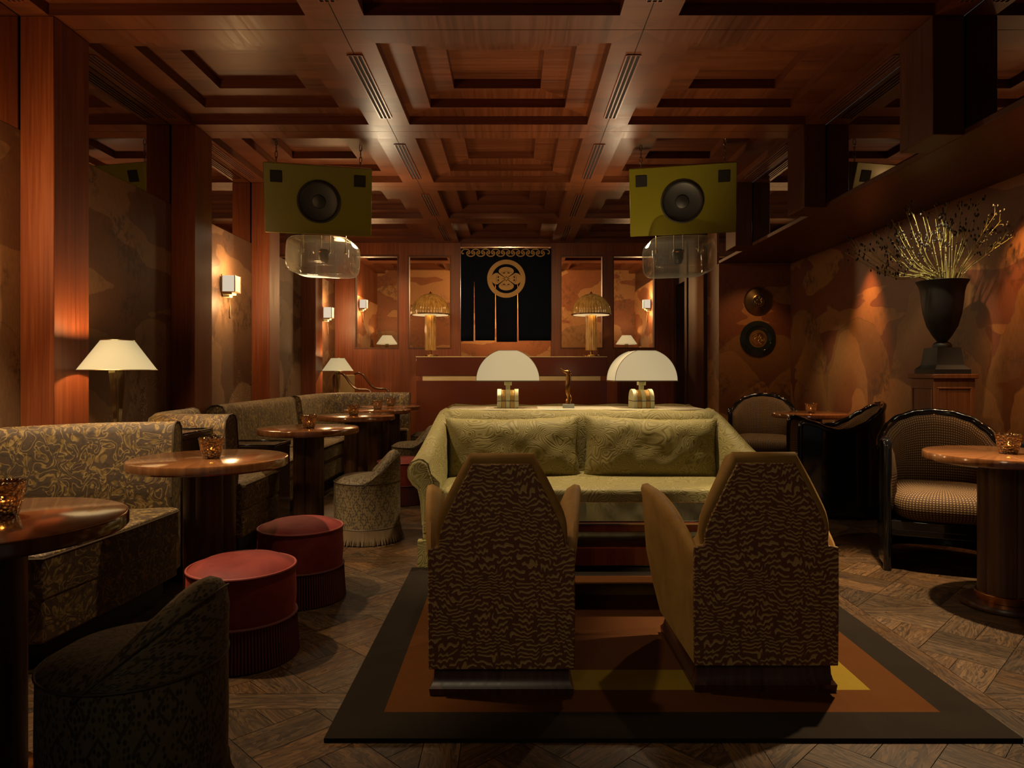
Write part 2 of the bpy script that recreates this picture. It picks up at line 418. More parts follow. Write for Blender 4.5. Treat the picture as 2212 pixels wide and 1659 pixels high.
def wallpaper(name, seed, sky, hill, dark, blossom=0.0):
    n = NT(name)
    uv = n.uv()
    s = n.sep(uv)
    u, v = s[0], s[1]
    wob = n.noise(n.map(uv, (1, 1, 1), loc=(seed, seed * 2.1, 0)), 2.2, 3.0)
    cloth = n.noise(n.map(uv, (120, 18, 1)), 1.0, 3.0)
    mott = n.noise(n.map(uv, (1, 1, 1), loc=(seed * 3, 0, 0)), 3.0, 5.0, 0.65)
    c = n.mix(mott, tuple(x * 0.75 for x in sky), tuple(x * 1.25 for x in sky))
    cl = n.ramp(n.math('ADD', n.noise(n.map(uv, (0.7, 2.0, 1), loc=(seed * 5, 1, 0)), 1.5, 3.0, 0.4), n.math('MULTIPLY', v, 0.08)), [(0.7, 0.0), (0.705, 1.0)])
    c = n.mix(n.math('MULTIPLY', cl, 0.7), c, tuple(x * 1.05 for x in hill))
    for i, (b, a, w, tone) in enumerate([(1.05, 0.85, 1.25, 0.72), (0.65, 0.8, 0.85, 0.9), (0.35, 0.6, 0.62, 1.08), (0.1, 0.4, 0.5, 0.8)]):
        x = n.math('ADD', n.math('DIVIDE', n.math('ADD', u, n.math('MULTIPLY', n.math('SUBTRACT', wob, 0.5), 0.55)), w), seed * 1.7 + i * 3.31)
        fl = n.math('FLOOR', x)
        t = n.math('SUBTRACT', n.math('MULTIPLY', n.math('FRACT', x), 2.0), 1.0)
        md = n.math('POWER', n.math('MAXIMUM', n.math('SUBTRACT', 1.0, n.math('MULTIPLY', t, t)), 0.0), 0.6)
        rnd = n.math('ADD', 0.45, n.math('MULTIPLY', n.white(n.math('ADD', fl, seed)), 0.75))
        h = n.math('ADD', b, n.math('MULTIPLY', n.math('MULTIPLY', md, rnd), a))
        d = n.math('SUBTRACT', h, v)
        m = n.math('GREATER_THAN', d, 0.0)
        col = n.ramp(n.math('ADD', d, n.math('MULTIPLY', n.math('SUBTRACT', mott, 0.5), 0.5)),
                     [(0.0, tuple(q * tone for q in hill)), (0.35, tuple(q * tone * 0.85 for q in hill)), (0.8, tuple(q * tone * 1.1 for q in sky))])
        line = n.ramp(d, [(0.0, 0.55), (0.012, 0.0)])
        col = n.mix(line, col, dark)
        c = n.mix(m, c, col)
    tr = n.noise(n.map(uv, (1, 1, 1), loc=(seed * 9, seed, 0)), 2.1, 1.0)
    leaf = n.noise(n.map(uv, (16, 11, 1)), 1.0, 5.0, 0.75)
    tm = n.math('MULTIPLY', n.ramp(tr, [(0.52, 0.0), (0.62, 1.0)]), n.ramp(leaf, [(0.48, 0.0), (0.56, 1.0)]))
    tm = n.math('MULTIPLY', tm, n.ramp(v, [(0.0, 1.0), (0.9, 0.85)]))
    c = n.mix(n.math('MULTIPLY', tm, 0.75), c, dark)
    if blossom:
        bm = n.noise(n.map(uv, (2.2, 0.8, 1), loc=(seed, 4, 0)), 2.0, 1.0)
        dots = n.ramp(n.voro(uv, 60.0), [(0.2, 1.0), (0.32, 0.0)])
        bl = n.math('MULTIPLY', n.math('MULTIPLY', dots, n.ramp(bm, [(0.55, 0.0), (0.6, 1.0)])), n.ramp(n.math('DIVIDE', v, 3.0), [(0.3, 1.0), (0.5, 0.0)]))
        c = n.mix(n.math('MULTIPLY', bl, blossom), c, (0.5, 0.4, 0.24))
    c = n.mix(0.4, c, n.ramp(cloth, [(0.3, 0.3), (0.7, 0.7)]), 'OVERLAY')
    M[name] = n.fin(c, 0.55, bump=cloth, bstr=0.06, bdist=0.002, spec=0.4)
wallpaper('paper_amber', 1.3, (0.125, 0.036, 0.013), (0.25, 0.11, 0.032), (0.045, 0.02, 0.009))
wallpaper('paper_brown', 4.2, (0.12, 0.053, 0.025), (0.23, 0.122, 0.056), (0.028, 0.015, 0.008), 0.8)
wallpaper('paper_light', 7.9, (0.21, 0.075, 0.028), (0.36, 0.19, 0.075), (0.09, 0.04, 0.018))

# ------------------------------------------------------------------ mesh helpers
def catmull(pts, n=6, closed=False):
    out = []
    L = len(pts)
    rng = range(L if closed else L - 1)
    for i in rng:
        g = (lambda k: pts[k % L]) if closed else (lambda k: pts[min(max(k, 0), L - 1)])
        p0, p1, p2, p3 = (Vector(g(i + k)) for k in (-1, 0, 1, 2))
        for j in range(n):
            t = j / n
            out.append(0.5 * ((2 * p1) + (p2 - p0) * t + (2 * p0 - 5 * p1 + 4 * p2 - p3) * t * t + (3 * p1 - p0 - 3 * p2 + p3) * t ** 3))
    if not closed:
        out.append(Vector(pts[-1]))
    return out

class MB:
    def __init__(s):
        s.v, s.f, s.u, s.mi = [], [], [], []
        s.cur = 0
        s.tone = None
    def add(s, vs, fs, uvs=None):
        b = len(s.v)
        s.v += [tuple(p) for p in vs]
        for i, f in enumerate(fs):
            s.f.append([b + k for k in f])
            s.u.append(uvs[i] if uvs else None)
            s.mi.append(s.cur)
        return s
    def box(s, x0, x1, y0, y1, z0, z1):
        return s.add([(x0, y0, z0), (x1, y0, z0), (x1, y1, z0), (x0, y1, z0), (x0, y0, z1), (x1, y0, z1), (x1, y1, z1), (x0, y1, z1)],
                     [(0, 3, 2, 1), (4, 5, 6, 7), (0, 1, 5, 4), (1, 2, 6, 5), (2, 3, 7, 6), (3, 0, 4, 7)])
    def prism(s, poly, z0, z1, axis='z'):
        n = len(poly)
        def P(p, h):
            if axis == 'z': return (p[0], p[1], h)
            if axis == 'y': return (p[0], h, p[1])
            return (h, p[0], p[1])
        vs = [P(p, z0) for p in poly] + [P(p, z1) for p in poly]
        fs = [tuple(range(n))[::-1], tuple(range(n, 2 * n))] + [(i, (i + 1) % n, n + (i + 1) % n, n + i) for i in range(n)]
        if axis == 'y':
            fs = [f[::-1] for f in fs]
        return s.add(vs, fs)
    def grid(s, rows, cu=False, cv=False, caps=False, flip=False):
        nr, nc = len(rows), len(rows[0])
        vs = [p for r in rows for p in r]
        mid = rows[nr // 2]
        U = [0.0]
        for j in range(nc):
            U.append(U[-1] + (Vector(mid[(j + 1) % nc]) - Vector(mid[j])).length)
        jm = nc // 2
        V = [0.0]
        for i in range(nr):
            V.append(V[-1] + (Vector(rows[(i + 1) % nr][jm]) - Vector(rows[i][jm])).length)
        fs, us = [], []
        for i in range(nr if cv else nr - 1):
            for j in range(nc if cu else nc - 1):
                i2, j2 = (i + 1) % nr, (j + 1) % nc
                f = (i * nc + j, i * nc + j2, i2 * nc + j2, i2 * nc + j)
                uv = ((U[j], V[i]), (U[j + 1], V[i]), (U[j + 1], V[i + 1]), (U[j], V[i + 1]))
                if flip:
                    f, uv = f[::-1], uv[::-1]
                fs.append(f); us.append(uv)
        if caps and cu:
            for i, rv in ((0, not flip), (nr - 1, flip)):
                f = [i * nc + j for j in range(nc)]
                fs.append(tuple(f[::-1]) if rv else tuple(f)); us.append(None)
        return s.add(vs, fs, us)
    def lathe(s, prof, n=32, c=(0, 0, 0), mod=None, caps=True):
        rows = []
        for (r, z) in prof:
            rows.append([(c[0] + (r * (mod(a, z) if mod else 1)) * math.cos(a), c[1] + (r * (mod(a, z) if mod else 1)) * math.sin(a), c[2] + z)
                         for a in (2 * PI * j / n for j in range(n))])
        return s.grid(rows, cu=True, caps=caps)
    def tube(s, pts, r, n=8, closed=False, caps=True):
        pts = [Vector(p) for p in pts]
        L = len(pts)
        rows = []
        up = None
        for i, p in enumerate(pts):
            a = pts[(i - 1) % L] if closed or i > 0 else p
            b = pts[(i + 1) % L] if closed or i < L - 1 else p
            t = (b - a).normalized()
            if up is None:
                up = Vector((0, 0, 1)) if abs(t.z) < 0.9 else Vector((1, 0, 0))
            x = t.cross(up).normalized()
            up = x.cross(t).normalized()
            rr = r[i] if isinstance(r, (list, tuple)) else r
            rows.append([p + (x * math.cos(q) + up * math.sin(q)) * rr for q in (2 * PI * j / n for j in range(n))])
        return s.grid(rows, cu=True, cv=closed, caps=caps and not closed)
    def soft(s, a, b, c, ctr=(0, 0, 0), e=0.3, n=20, m=36, wob=0.0):
        def sp(x, e): return math.copysign(abs(x) ** e, x)
        rows = []
        for i in range(n + 1):
            ph = -PI / 2 + PI * i / n
            ph = max(min(ph, PI / 2 - 1e-3), -PI / 2 + 1e-3)
            row = []
            for j in range(m):
                th = 2 * PI * j / m
                w = 1 + wob * math.sin(3 * th + 5 * ph) * math.cos(4 * ph)
                row.append((ctr[0] + a * w * sp(math.cos(ph), e) * sp(math.cos(th), e), ctr[1] + b * w * sp(math.cos(ph), e) * sp(math.sin(th), e), ctr[2] + c * sp(math.sin(ph), e * 1.6)))
            rows.append(row)
        return s.grid(rows, cu=True, caps=True)
    def pillow(s, w, h, t, mat4, seed=0, n=22, k=0.0):
        r = random.Random(seed)
        ph = [r.uniform(0, 6) for _ in range(6)]
        for side in (1, -1):
            rows = []
            for i in range(n + 1):
                row = []
                for j in range(n + 1):
                    u, v = -1 + 2 * j / n, -1 + 2 * i / n
                    th = (max(0, (1 - u ** 4)) * max(0, (1 - v ** 4))) ** 0.55
                    wr = k * th * (math.sin(7 * u + 3 * v + ph[0]) * math.cos(4 * v + ph[1]) + 0.5 * math.sin(15 * u - 8 * v + ph[2]))
                    pin = 1 - 0.05 * (u * u) * (1 - v * v)
                    pin2 = 1 - 0.09 * (v * v) * (1 - u * u) - 0.008 * math.sin(19 * u + ph[3])
                    row.append(mat4 @ Vector((u * w / 2 * pin, side * (t / 2 * th + wr), v * h / 2 * pin2)))
                rows.append(row)
            s.grid(rows, flip=side < 0)
        return s
    def build(s, name, mats, parent=None, bevel=0.0, seg=2, sub=0, angle=38, smooth=True, loc=None):
        me = bpy.data.meshes.new(name)
        me.from_pydata(s.v, [], s.f)
        lay = me.uv_layers.new(name='UVMap')
        li = 0
        for pi, p in enumerate(me.polygons):
            p.use_smooth = smooth
            p.material_index = s.mi[pi]
            uv = s.u[pi]
            nn = p.normal
            for k, vi in enumerate(p.vertices):
                if uv is not None:
                    q = uv[k]
                else:
                    x, y, z = s.v[vi]
                    ax, ay, az = abs(nn.x), abs(nn.y), abs(nn.z)
                    q = (x, y) if az >= ax and az >= ay else ((y, z) if ax >= ay else (x, z))
                lay.data[li].uv = q
                li += 1
        if s.tone:
            ca = me.color_attributes.new('tone', 'FLOAT_COLOR', 'CORNER')
            li = 0
            for pi, p in enumerate(me.polygons):
                for _ in p.vertices:
                    ca.data[li].color = s.tone[pi]
                    li += 1
        me.validate(clean_customdata=False)
        if smooth:
            me.set_sharp_from_angle(angle=math.radians(angle))
        for m in (mats if isinstance(mats, (list, tuple)) else [mats]):
            me.materials.append(M[m])
        o = bpy.data.objects.new(name, me)
        COL.objects.link(o)
        if parent is not None:
            o.parent = parent
        if loc:
            o.location = loc
        if bevel:
            b = o.modifiers.new('bevel', 'BEVEL')
            b.width = bevel; b.segments = seg; b.limit_method = 'ANGLE'; b.angle_limit = math.radians(35)
        if sub:
            b = o.modifiers.new('subsurf', 'SUBSURF')
            b.levels = b.render_levels = sub
        return o

def thing(name, label, cat, loc=(0, 0, 0), rz=0.0, group=None):
    o = bpy.data.objects.new(name, None)
    COL.objects.link(o)
    o.empty_display_size = 0.1
    o.location = loc
    o.rotation_euler = (0, 0, rz)
    return tag(o, label, cat, group)
def tag(o, label, cat, group=None):
    o['label'] = label; o['category'] = cat
    if group:
        o['group'] = group
    return o
def struct(o):
    o['kind'] = 'structure'
    return o
def kids(o):
    return [c for c in bpy.data.objects if c.parent == o]
def dup(root, loc, rz=0.0, label=None, group=None, parent=None):
    c = root.copy()
    COL.objects.link(c)
    if parent is None:
        c.location = loc or (0, 0, 0)
        c.rotation_euler = (0, 0, rz)
        if label: c['label'] = label
        if group: c['group'] = group
    else:
        c.parent = parent
    for k in kids(root):
        dup(k, None, parent=c)
    return c
def circ(r, n=24, cx=0, cy=0, a0=0.0, a1=2 * PI):
    return [(cx + r * math.cos(a0 + (a1 - a0) * i / n), cy + r * math.sin(a0 + (a1 - a0) * i / n)) for i in range(n)]
# ------------------------------------------------------------------ the room
XL, XR, XW = -2.635, 2.41, 3.25            # panelled wall, mirror line over the seating alcove, alcove wall
GX = [-2.635, -0.951, 0.726, 2.41]
Y0, BAY = 3.89, 1.652
GY = [Y0 + BAY * k for k in range(-3, 7)]
SOF = 2.41                                 # soffit height
YE0, YE1, YREAR, YALC = 10.35, 10.47, 13.6, 8.18

def clip(poly, x0, x1, y0, y1):
    for ax, lim, sg in ((0, x0, 1), (0, x1, -1), (1, y0, 1), (1, y1, -1)):
        out = []
        for i in range(len(poly)):
            a, b = poly[i - 1], poly[i]
            da, db = (a[ax] - lim) * sg, (b[ax] - lim) * sg
            if (da >= 0) != (db >= 0):
                t = da / (da - db)
                out.append((a[0] + (b[0] - a[0]) * t, a[1] + (b[1] - a[1]) * t))
            if db >= 0:
                out.append(b)
        poly = out
        if not poly:
            return []
    return poly

def build_floor():
    m = MB(); m.tone = []
    rr = random.Random(3)
    def plank(poly, ang):
        if len(poly) < 3: return
        ca, sa = math.cos(ang), math.sin(ang)
        o = (rr.uniform(0, 30), rr.uniform(0, 30))
        g = rr.uniform(0.55, 1.25); h = rr.uniform(-0.1, 0.1)
        col = (g * (1 + h), g, g * (1 - h * 1.5), 1)
        a2 = sum(poly[i - 1][0] * poly[i][1] - poly[i][0] * poly[i - 1][1] for i in range(len(poly)))
        if abs(a2) < 1e-5: return
        if a2 < 0: poly = poly[::-1]
        m.add([(p[0], p[1], 0) for p in poly], [tuple(range(len(poly)))],
              [tuple((p[0] * ca + p[1] * sa + o[0], -p[0] * sa + p[1] * ca + o[1]) for p in poly)])
        m.tone.append(col)
    S, bw, gap = 0.92, 0.115, 0.0012
    x = XL - 0.4
    while x < XW + 0.3:
        y = -1.3
        while y < YREAR + 0.2:
            def rc(a, b, c, d, ang):
                plank(clip([(a + gap, c + gap), (b - gap, c + gap), (b - gap, d - gap), (a + gap, d - gap)], XL - 0.1, XW + 0.1, -1.2, YREAR + 0.1), ang)
            rc(x, x + bw, y, y + S, PI / 2)
            rc(x + bw, x + S, y, y + bw, 0)
            # diagonal basket weave inside the panel
            ix0, ix1, iy0, iy1 = x + bw, x + S, y + bw, y + S
            cx, cy = (ix0 + ix1) / 2, (iy0 + iy1) / 2
            w = 0.142
            for i in range(-5, 6):
                for j in range(-5, 6):
                    for k in range(2):
                        horiz = (i + j) % 2 == 0
                        a0, a1 = i * 2 * w, (i + 1) * 2 * w
                        b0, b1 = j * 2 * w, (j + 1) * 2 * w
                        if horiz: q = (a0, a1, b0 + k * w, b0 + (k + 1) * w)
                        else: q = (a0 + k * w, a0 + (k + 1) * w, b0, b1)
                        pts = [(q[0] + gap, q[2] + gap), (q[1] - gap, q[2] + gap), (q[1] - gap, q[3] - gap), (q[0] + gap, q[3] - gap)]
                        c45 = math.sqrt(0.5)
                        pts = [(cx + (p[0] - p[1]) * c45, cy + (p[0] + p[1]) * c45) for p in pts]
                        pts = clip(pts, max(ix0 + gap, XL - 0.1), min(ix1 - gap, XW + 0.1), max(iy0 + gap, -1.2), min(iy1 - gap, YREAR + 0.1))
                        plank(pts, PI / 4 if horiz else 3 * PI / 4)
            y += S
        x += S
    m.cur = 1
    m.add([(XL - 0.2, -1.2, -0.003), (XW + 0.2, -1.2, -0.003), (XW + 0.2, YREAR + 0.2, -0.003), (XL - 0.2, YREAR + 0.2, -0.003)], [(0, 1, 2, 3)])
    m.tone.append((1, 1, 1, 1))
    struct(m.build('floor', ['parquet', 'void_black'], smooth=False))
build_floor()

def build_ceiling():
    m = MB()
    def ring(x0, x1, y0, y1, X0, X1, Yb0, Yb1, z):
        # outer rectangle to inner rectangle, grain across each member
        o = [(x0, y0), (x1, y0), (x1, y1), (x0, y1)]
        q = [(X0, Yb0), (X1, Yb0), (X1, Yb1), (X0, Yb1)]
        for i in range(4):
            j = (i + 1) % 4
            vs = [o[i], o[j], q[j], q[i]]
            uv = tuple((p[0], p[1]) if i % 2 == 0 else (p[1], p[0]) for p in vs)
            m.add([(p[0], p[1], z) for p in vs], [(3, 2, 1, 0)], [uv[::-1]])
    def riser(X0, X1, A0, A1, za, zb):
        q = [(X0, A0), (X1, A0), (X1, A1), (X0, A1)]
        for i in range(4):
            a, b = q[i], q[(i + 1) % 4]
            L = abs(b[0] - a[0]) + abs(b[1] - a[1])
            m.add([(a[0], a[1], za), (b[0], b[1], za), (b[0], b[1], zb), (a[0], a[1], zb)], [(0, 1, 2, 3)],
                  [((za, 0), (za, L), (zb, L), (zb, 0))])
    for i in range(3):
        for j in range(len(GY) - 1):
            x0, x1, y0, y1 = GX[i], GX[i + 1], GY[j], GY[j + 1]
            g = 0.0025
            xs0 = x0 + (g if i > 0 else 0); xs1 = x1 - (g if i < 2 else 0)
            cx, cy = (x0 + x1) / 2, (y0 + y1) / 2
            z = CEIL
            lv = [(0.684, 0.668), (0.5, 0.49), (0.31, 0.3)]
            prev = (xs0, xs1, y0 + g, y1 - g)
            for (a, b) in lv:
                cur = (cx - a, cx + a, cy - b, cy + b)
                ring(*prev, *cur, z)
                riser(*cur, z, z + 0.065)
                z += 0.065
                prev = cur
            m.add([(prev[0], prev[2], z), (prev[1], prev[2], z), (prev[1], prev[3], z), (prev[0], prev[3], z)], [(3, 2, 1, 0)],
                  [((prev[2], prev[0]), (prev[2], prev[1]), (prev[3], prev[1]), (prev[3], prev[0]))[::-1]])
    m.cur = 1
    m.box(GX[0] - 0.1, GX[3] + 0.1, GY[0], GY[-1], CEIL + 0.22, CEIL + 0.26)
    for x in GX[1:3]:
        m.box(x - 0.01, x + 0.01, GY[0], GY[-1], CEIL + 0.004, CEIL + 0.01)
    for y in GY:
        m.box(GX[0], GX[3], y - 0.01, y + 0.01, CEIL + 0.004, CEIL + 0.01)
    struct(m.build('ceiling', ['ceiling_wood', 'void_black'], smooth=False))
build_ceiling()

# panelled wall: wallpaper to 2.44 m, mirror above, pilasters at the bay lines
PAPER_TOP = 2.44
wl = MB().box(XL - 0.1, XL - 0.03, GY[0], YREAR, 0, CEIL + 0.2).build('wall_left', 'dark_wood', smooth=False)
struct(wl)
for j in range(len(GY) - 1):
    y0, y1 = max(GY[j], -1.05), min(GY[j + 1], YREAR)
    if y0 < YE0 < y1: y1 = YE0
    o = MB().box(XL - 0.03, XL, y0, y1, 0, PAPER_TOP).build('wallpaper_panel', 'paper_brown' if y1 < YE1 else 'paper_light', wl, smooth=False); struct(o)
    o = MB().box(XL - 0.025, XL - 0.004, y0, y1, PAPER_TOP + 0.004, CEIL).build('mirror_panel', 'mirror' if y1 < YE1 else 'ceiling_wood', wl, smooth=False); struct(o)
n = 0
for j in range(2, 8):
    yc = GY[j] if j < 7 else 0
    if j == 7: break
    n += 1
    m = MB().box(XL, -2.452, yc - 0.155, yc + 0.155, 0, CEIL)
    struct(m.build('trim_%d' % n, 'mahogany', bevel=0.004, seg=1))

# alcove wall, soffit and mirror above it
wr = MB().box(XW, XW + 0.08, -1.06, YALC, 0, SOF + 0.3).build('wall_right', 'paper_amber', smooth=False); struct(wr)
MB().box(XR, XW, -1.06, YALC, SOF, SOF + 0.035).build('trim_20', 'shaded_mahogany', bevel=0.003, seg=1)
struct(bpy.data.objects['trim_20'])
o = MB().box(XR + 0.004, XR + 0.02, -1.06, YALC, SOF + 0.037, CEIL).build('mirror_panel', 'mirror', wr, smooth=False); struct(o)
for j in range(2, 6):
    n += 1
    yc = GY[j]
    struct(MB().box(2.24, XR, yc - 0.16, yc + 0.16, SOF + 0.002, CEIL).build('trim_%d' % n, 'shaded_mahogany', bevel=0.004, seg=1))
struct(MB().box(XR, XW + 0.05, YALC, YALC + 0.08, 0, SOF).build('wall_alcove', 'paper_amber', smooth=False))
# wall past the alcove with the doorway
w2 = MB().box(XR, XR + 0.1, YALC + 0.08, 8.66, 0, CEIL).build('wall_east', 'paper_amber', smooth=False); struct(w2)
m = MB()
m.box(XR - 0.03, XR + 0.1, 8.66, 9.62, 0, CEIL).box(XR - 0.03, XR + 0.1, 10.22, YREAR, 0, CEIL).box(XR - 0.03, XR + 0.1, 9.62, 10.22, 2.4, CEIL)
m.box(XR - 0.05, XR - 0.02, 8.66, 8.8, 0, CEIL).box(XR - 0.05, XR - 0.02, 9.5, 9.62, 0, CEIL)
struct(m.build('wood_panel', 'dark_wood', w2, bevel=0.003, seg=1))
d1 = MB().box(XR + 0.5, XR + 0.54, 9.3, 10.6, 0, 2.4).build('door_1', 'paper_brown', smooth=False); struct(d1)
struct(MB().box(XR + 0.1, XR + 0.5, 9.3, 10.6, 2.4, 2.44).build('lintel', 'dark_wood', d1, smooth=False))

# end wall with four openings and the curtained doorway
m = MB()
ops = [(-2.346, -1.695), (-1.554, -0.917), (0.704, 1.338), (1.479, 2.109)]
WZ0, WZ1 = 1.486, 2.865
DX0, DX1 = -0.775, 0.563
m.box(XL, DX0, YE0, YE1, 0, WZ0).box(DX1, XR, YE0, YE1, 0, WZ0)
m.box(XL, DX0, YE0, YE1, WZ1, CEIL).box(DX1, XR, YE0, YE1, WZ1, CEIL).box(DX0, DX1, YE0 + 0.03, YE1, 3.0, CEIL)
for a, b in ((XL, ops[0][0]), (ops[0][1], ops[1][0]), (ops[1][1], DX0), (DX1, ops[2][0]), (ops[2][1], ops[3][0]), (ops[3][1], XR)):
    m.box(a, b, YE0, YE1, WZ0, WZ1)
we = m.build('wall_back', 'mahogany', smooth=False); struct(we)
for i, (a, b) in enumerate(ops):
    f = MB()
    t = 0.016
    f.box(a, a + t, YE0 - 0.008, YE1 - 0.004, WZ0, WZ1).box(b - t, b, YE0 - 0.008, YE1 - 0.004, WZ0, WZ1)
    f.box(a + t, b - t, YE0 - 0.008, YE1 - 0.004, WZ0, WZ0 + t).box(a + t, b - t, YE0 - 0.008, YE1 - 0.004, WZ1 - t, WZ1)
    struct(f.build('window_%d' % (i + 1), 'shaded_mahogany', smooth=False))
wrr = MB().box(XL - 0.05, XR + 0.1, YREAR, YREAR + 0.08, 0, CEIL + 0.2).build('wall_rear', 'paper_light', smooth=False); struct(wrr)
struct(MB().box(XR - 0.045, XR - 0.03, YE1, YREAR, 0, 2.7).build('wall_side', 'paper_light', smooth=False))

# ------------------------------------------------------------------ air slots in the beams
def vent(x, y, w, name_at, k):
    L = 1.04
    t = thing('air_vent', 'slotted air vent ' + name_at, 'vent', (x, y, CEIL), 0, 'slotted air vents in the ceiling beams')
    MB().box(-w / 2, w / 2, -L / 2, L / 2, -0.003, -0.0005).build('backing', 'void_black', t, smooth=False)
    m = MB()
    for q in range(k + 1):
        c = -w / 2 + w * q / k
        m.box(c - 0.0048, c + 0.0048, -L / 2, L / 2, -0.007, -0.003)
    m.box(-w / 2, w / 2, -L / 2 - 0.006, -L / 2, -0.007, -0.003).box(-w / 2, w / 2, L / 2, L / 2 + 0.006, -0.007, -0.003)
    m.build('slats', 'slat_red', t, smooth=False)
order = ['in the frame-cut bay', 'in the first whole bay', 'in the loudspeaker bay', 'beyond the loudspeakers', 'by the end wall']
for x, w, nm in ((GX[1], 0.085, 'on the inner beam nearer the banquettes'), (GX[2], 0.085, 'on the inner beam nearer the alcove'), (XL + 0.085, 0.075, 'along the banquette side mirror'), (XR - 0.085, 0.075, 'along the alcove side mirror')):
    for j in range(2, 6 + (1 if abs(x) < 1 else 0)):
        y = (GY[j] + GY[j + 1]) / 2
        vent(x, y, w, nm + ' ' + order[min(j - 2, 4)], 3)
# ------------------------------------------------------------------ rug
def build_rug():
    X0, X1, A0, A1 = -0.585, 1.58, 2.163, 4.05
    ins = [0.0, 0.155, 0.305, 0.46]
    ms = ['rug_brown', 'rug_orange', 'rug_yellow', 'rug_rust']
    m = MB()
    zt = 0.014
    for k in range(4):
        m.cur = k
        a = (X0 + ins[k], X1 - ins[k], A0 + ins[k] * 1.08, A1 - ins[k] * 1.08)
        if k == 3:
            m.add([(a[0], a[2], zt), (a[1], a[2], zt), (a[1], a[3], zt), (a[0], a[3], zt)], [(0, 1, 2, 3)])
            break
        i = ins[k + 1]
        b = (X0 + i, X1 - i, A0 + i * 1.08, A1 - i * 1.08)
        o = [(a[0], a[2]), (a[1], a[2]), (a[1], a[3]), (a[0], a[3])]
        q = [(b[0], b[2]), (b[1], b[2]), (b[1], b[3]), (b[0], b[3])]
        for s in range(4):
            t = (s + 1) % 4
            m.add([(o[s][0], o[s][1], zt), (o[t][0], o[t][1], zt), (q[t][0], q[t][1], zt), (q[s][0], q[s][1], zt)], [(0, 1, 2, 3)])
    m.cur = 0
    o = [(X0, A0), (X1, A0), (X1, A1), (X0, A1)]
    for s in range(4):
        t = (s + 1) % 4
        m.add([(o[s][0], o[s][1], 0.001), (o[t][0], o[t][1], 0.001), (o[t][0], o[t][1], zt), (o[s][0], o[s][1], zt)], [(0, 1, 2, 3)])
    tag(m.build('area_rug', ms, smooth=False), 'large rug with brown border and orange, yellow and rust bands under the two armchairs', 'rug')
build_rug()
RUGZ = 0.014

# ------------------------------------------------------------------ round pedestal tables with candles
def make_table():
    t = thing('pedestal_table', '', 'table')
    MB().lathe([(0.0, 0.705), (0.33, 0.705), (0.345, 0.709), (0.35, 0.715), (0.35, 0.742), (0.347, 0.748), (0.342, 0.75), (0.0, 0.75)], 72).build('tabletop', 'table_wood', t, angle=30)
    def clover(a, z):
        return 0.74 + 0.26 * abs(math.cos(2 * a)) ** 0.6
    MB().lathe([(0.112, 0.06), (0.112, 0.704)], 96, mod=clover).build('column', 'column_wood', t, angle=60)
    MB().lathe([(0.122, 0.032), (0.125, 0.034), (0.125, 0.066), (0.122, 0.068)], 48).build('collar', 'copper', t)
    MB().lathe([(0.18, 0.0), (0.188, 0.004), (0.188, 0.018), (0.18, 0.03), (0.12, 0.033)], 48).build('foot', 'dark_wood', t)
    return t
tabs = [(-1.43, 1.88, 'round wooden pedestal table cut off at the edge beside the ikat stool'),
        (-1.41, 3.25, 'round wooden pedestal table behind the two red pouffes'),
        (-1.455, 4.98, 'second round pedestal table, in front of the low ebony cabinet'),
        (-1.43, 6.37, 'third round pedestal table in the banquette row'),
        (-1.43, 7.38, 'fourth round pedestal table in the banquette row, last but one before the bar'),
        (-1.42, 8.1, 'fifth round pedestal table, at the far end of the banquette row beside the bar'),
        (2.41, 3.43, 'round pedestal table with copper collar in front of a black tub armchair'),
        (2.86, 6.74, 'round pedestal table in the alcove below the hanging metal plates')]
tab0 = make_table()
cand_px = [(-1.43 + 0.02, 1.93), (-1.385, 3.21), (-1.43, 4.9), (-1.44, 6.32), (-1.42, 7.34), (-1.41, 8.06), (2.41, 3.4), (2.84, 6.66)]
def make_candle():
    t = thing('candle_holder', '', 'candle holder')
    gl = [(0.034, 0.004), (0.036, 0.0), (0.043, 0.02), (0.05, 0.06), (0.055, 0.088), (0.057, 0.094), (0.0545, 0.096), (0.051, 0.09), (0.046, 0.06), (0.039, 0.022), (0.034, 0.012), (0.0, 0.011)]
    MB().lathe(gl, 32, mod=lambda a, z: 1 + 0.018 * math.cos(10 * a), caps=False).build('glass', 'smoked_glass', t, angle=60)
    cd = MB().lathe([(0.0, 0.0125), (0.024, 0.0125), (0.024, 0.04), (0.0, 0.041)], 20).build('candle', 'wax', t)
    MB().lathe([(0.001, 0.041), (0.003, 0.045), (0.0034, 0.048), (0.0018, 0.054), (0.0004, 0.058)], 10).build('flame', 'flame', cd)
    return t
can0 = make_candle()
where = ['on the table cut off by the frame edge', 'on the table behind the red pouffes', 'on the second table of the banquette row', 'on the third table of the banquette row',
         'on the fourth table of the banquette row', 'on the table beside the bar', 'on the table before the black tub armchair', 'on the alcove table below the metal plates']
for i, (x, y, lb) in enumerate(tabs):
    t = tab0 if i == 0 else dup(tab0, None, rz=0.4 * i)
    t.location = (x, y, 0); t.rotation_euler = (0, 0, 0.4 * i)
    t['label'] = lb; t['group'] = 'round pedestal tables'
    c = can0 if i == 0 else dup(can0, None)
    c.location = (cand_px[i][0], cand_px[i][1], 0.75)
    c['label'] = 'lit candle in a smoked glass tumbler ' + where[i]; c['group'] = 'candle holders'
    lamp('POINT', (cand_px[i][0], cand_px[i][1], 0.75 + 0.066), 0.35, AMBER, 0.006)

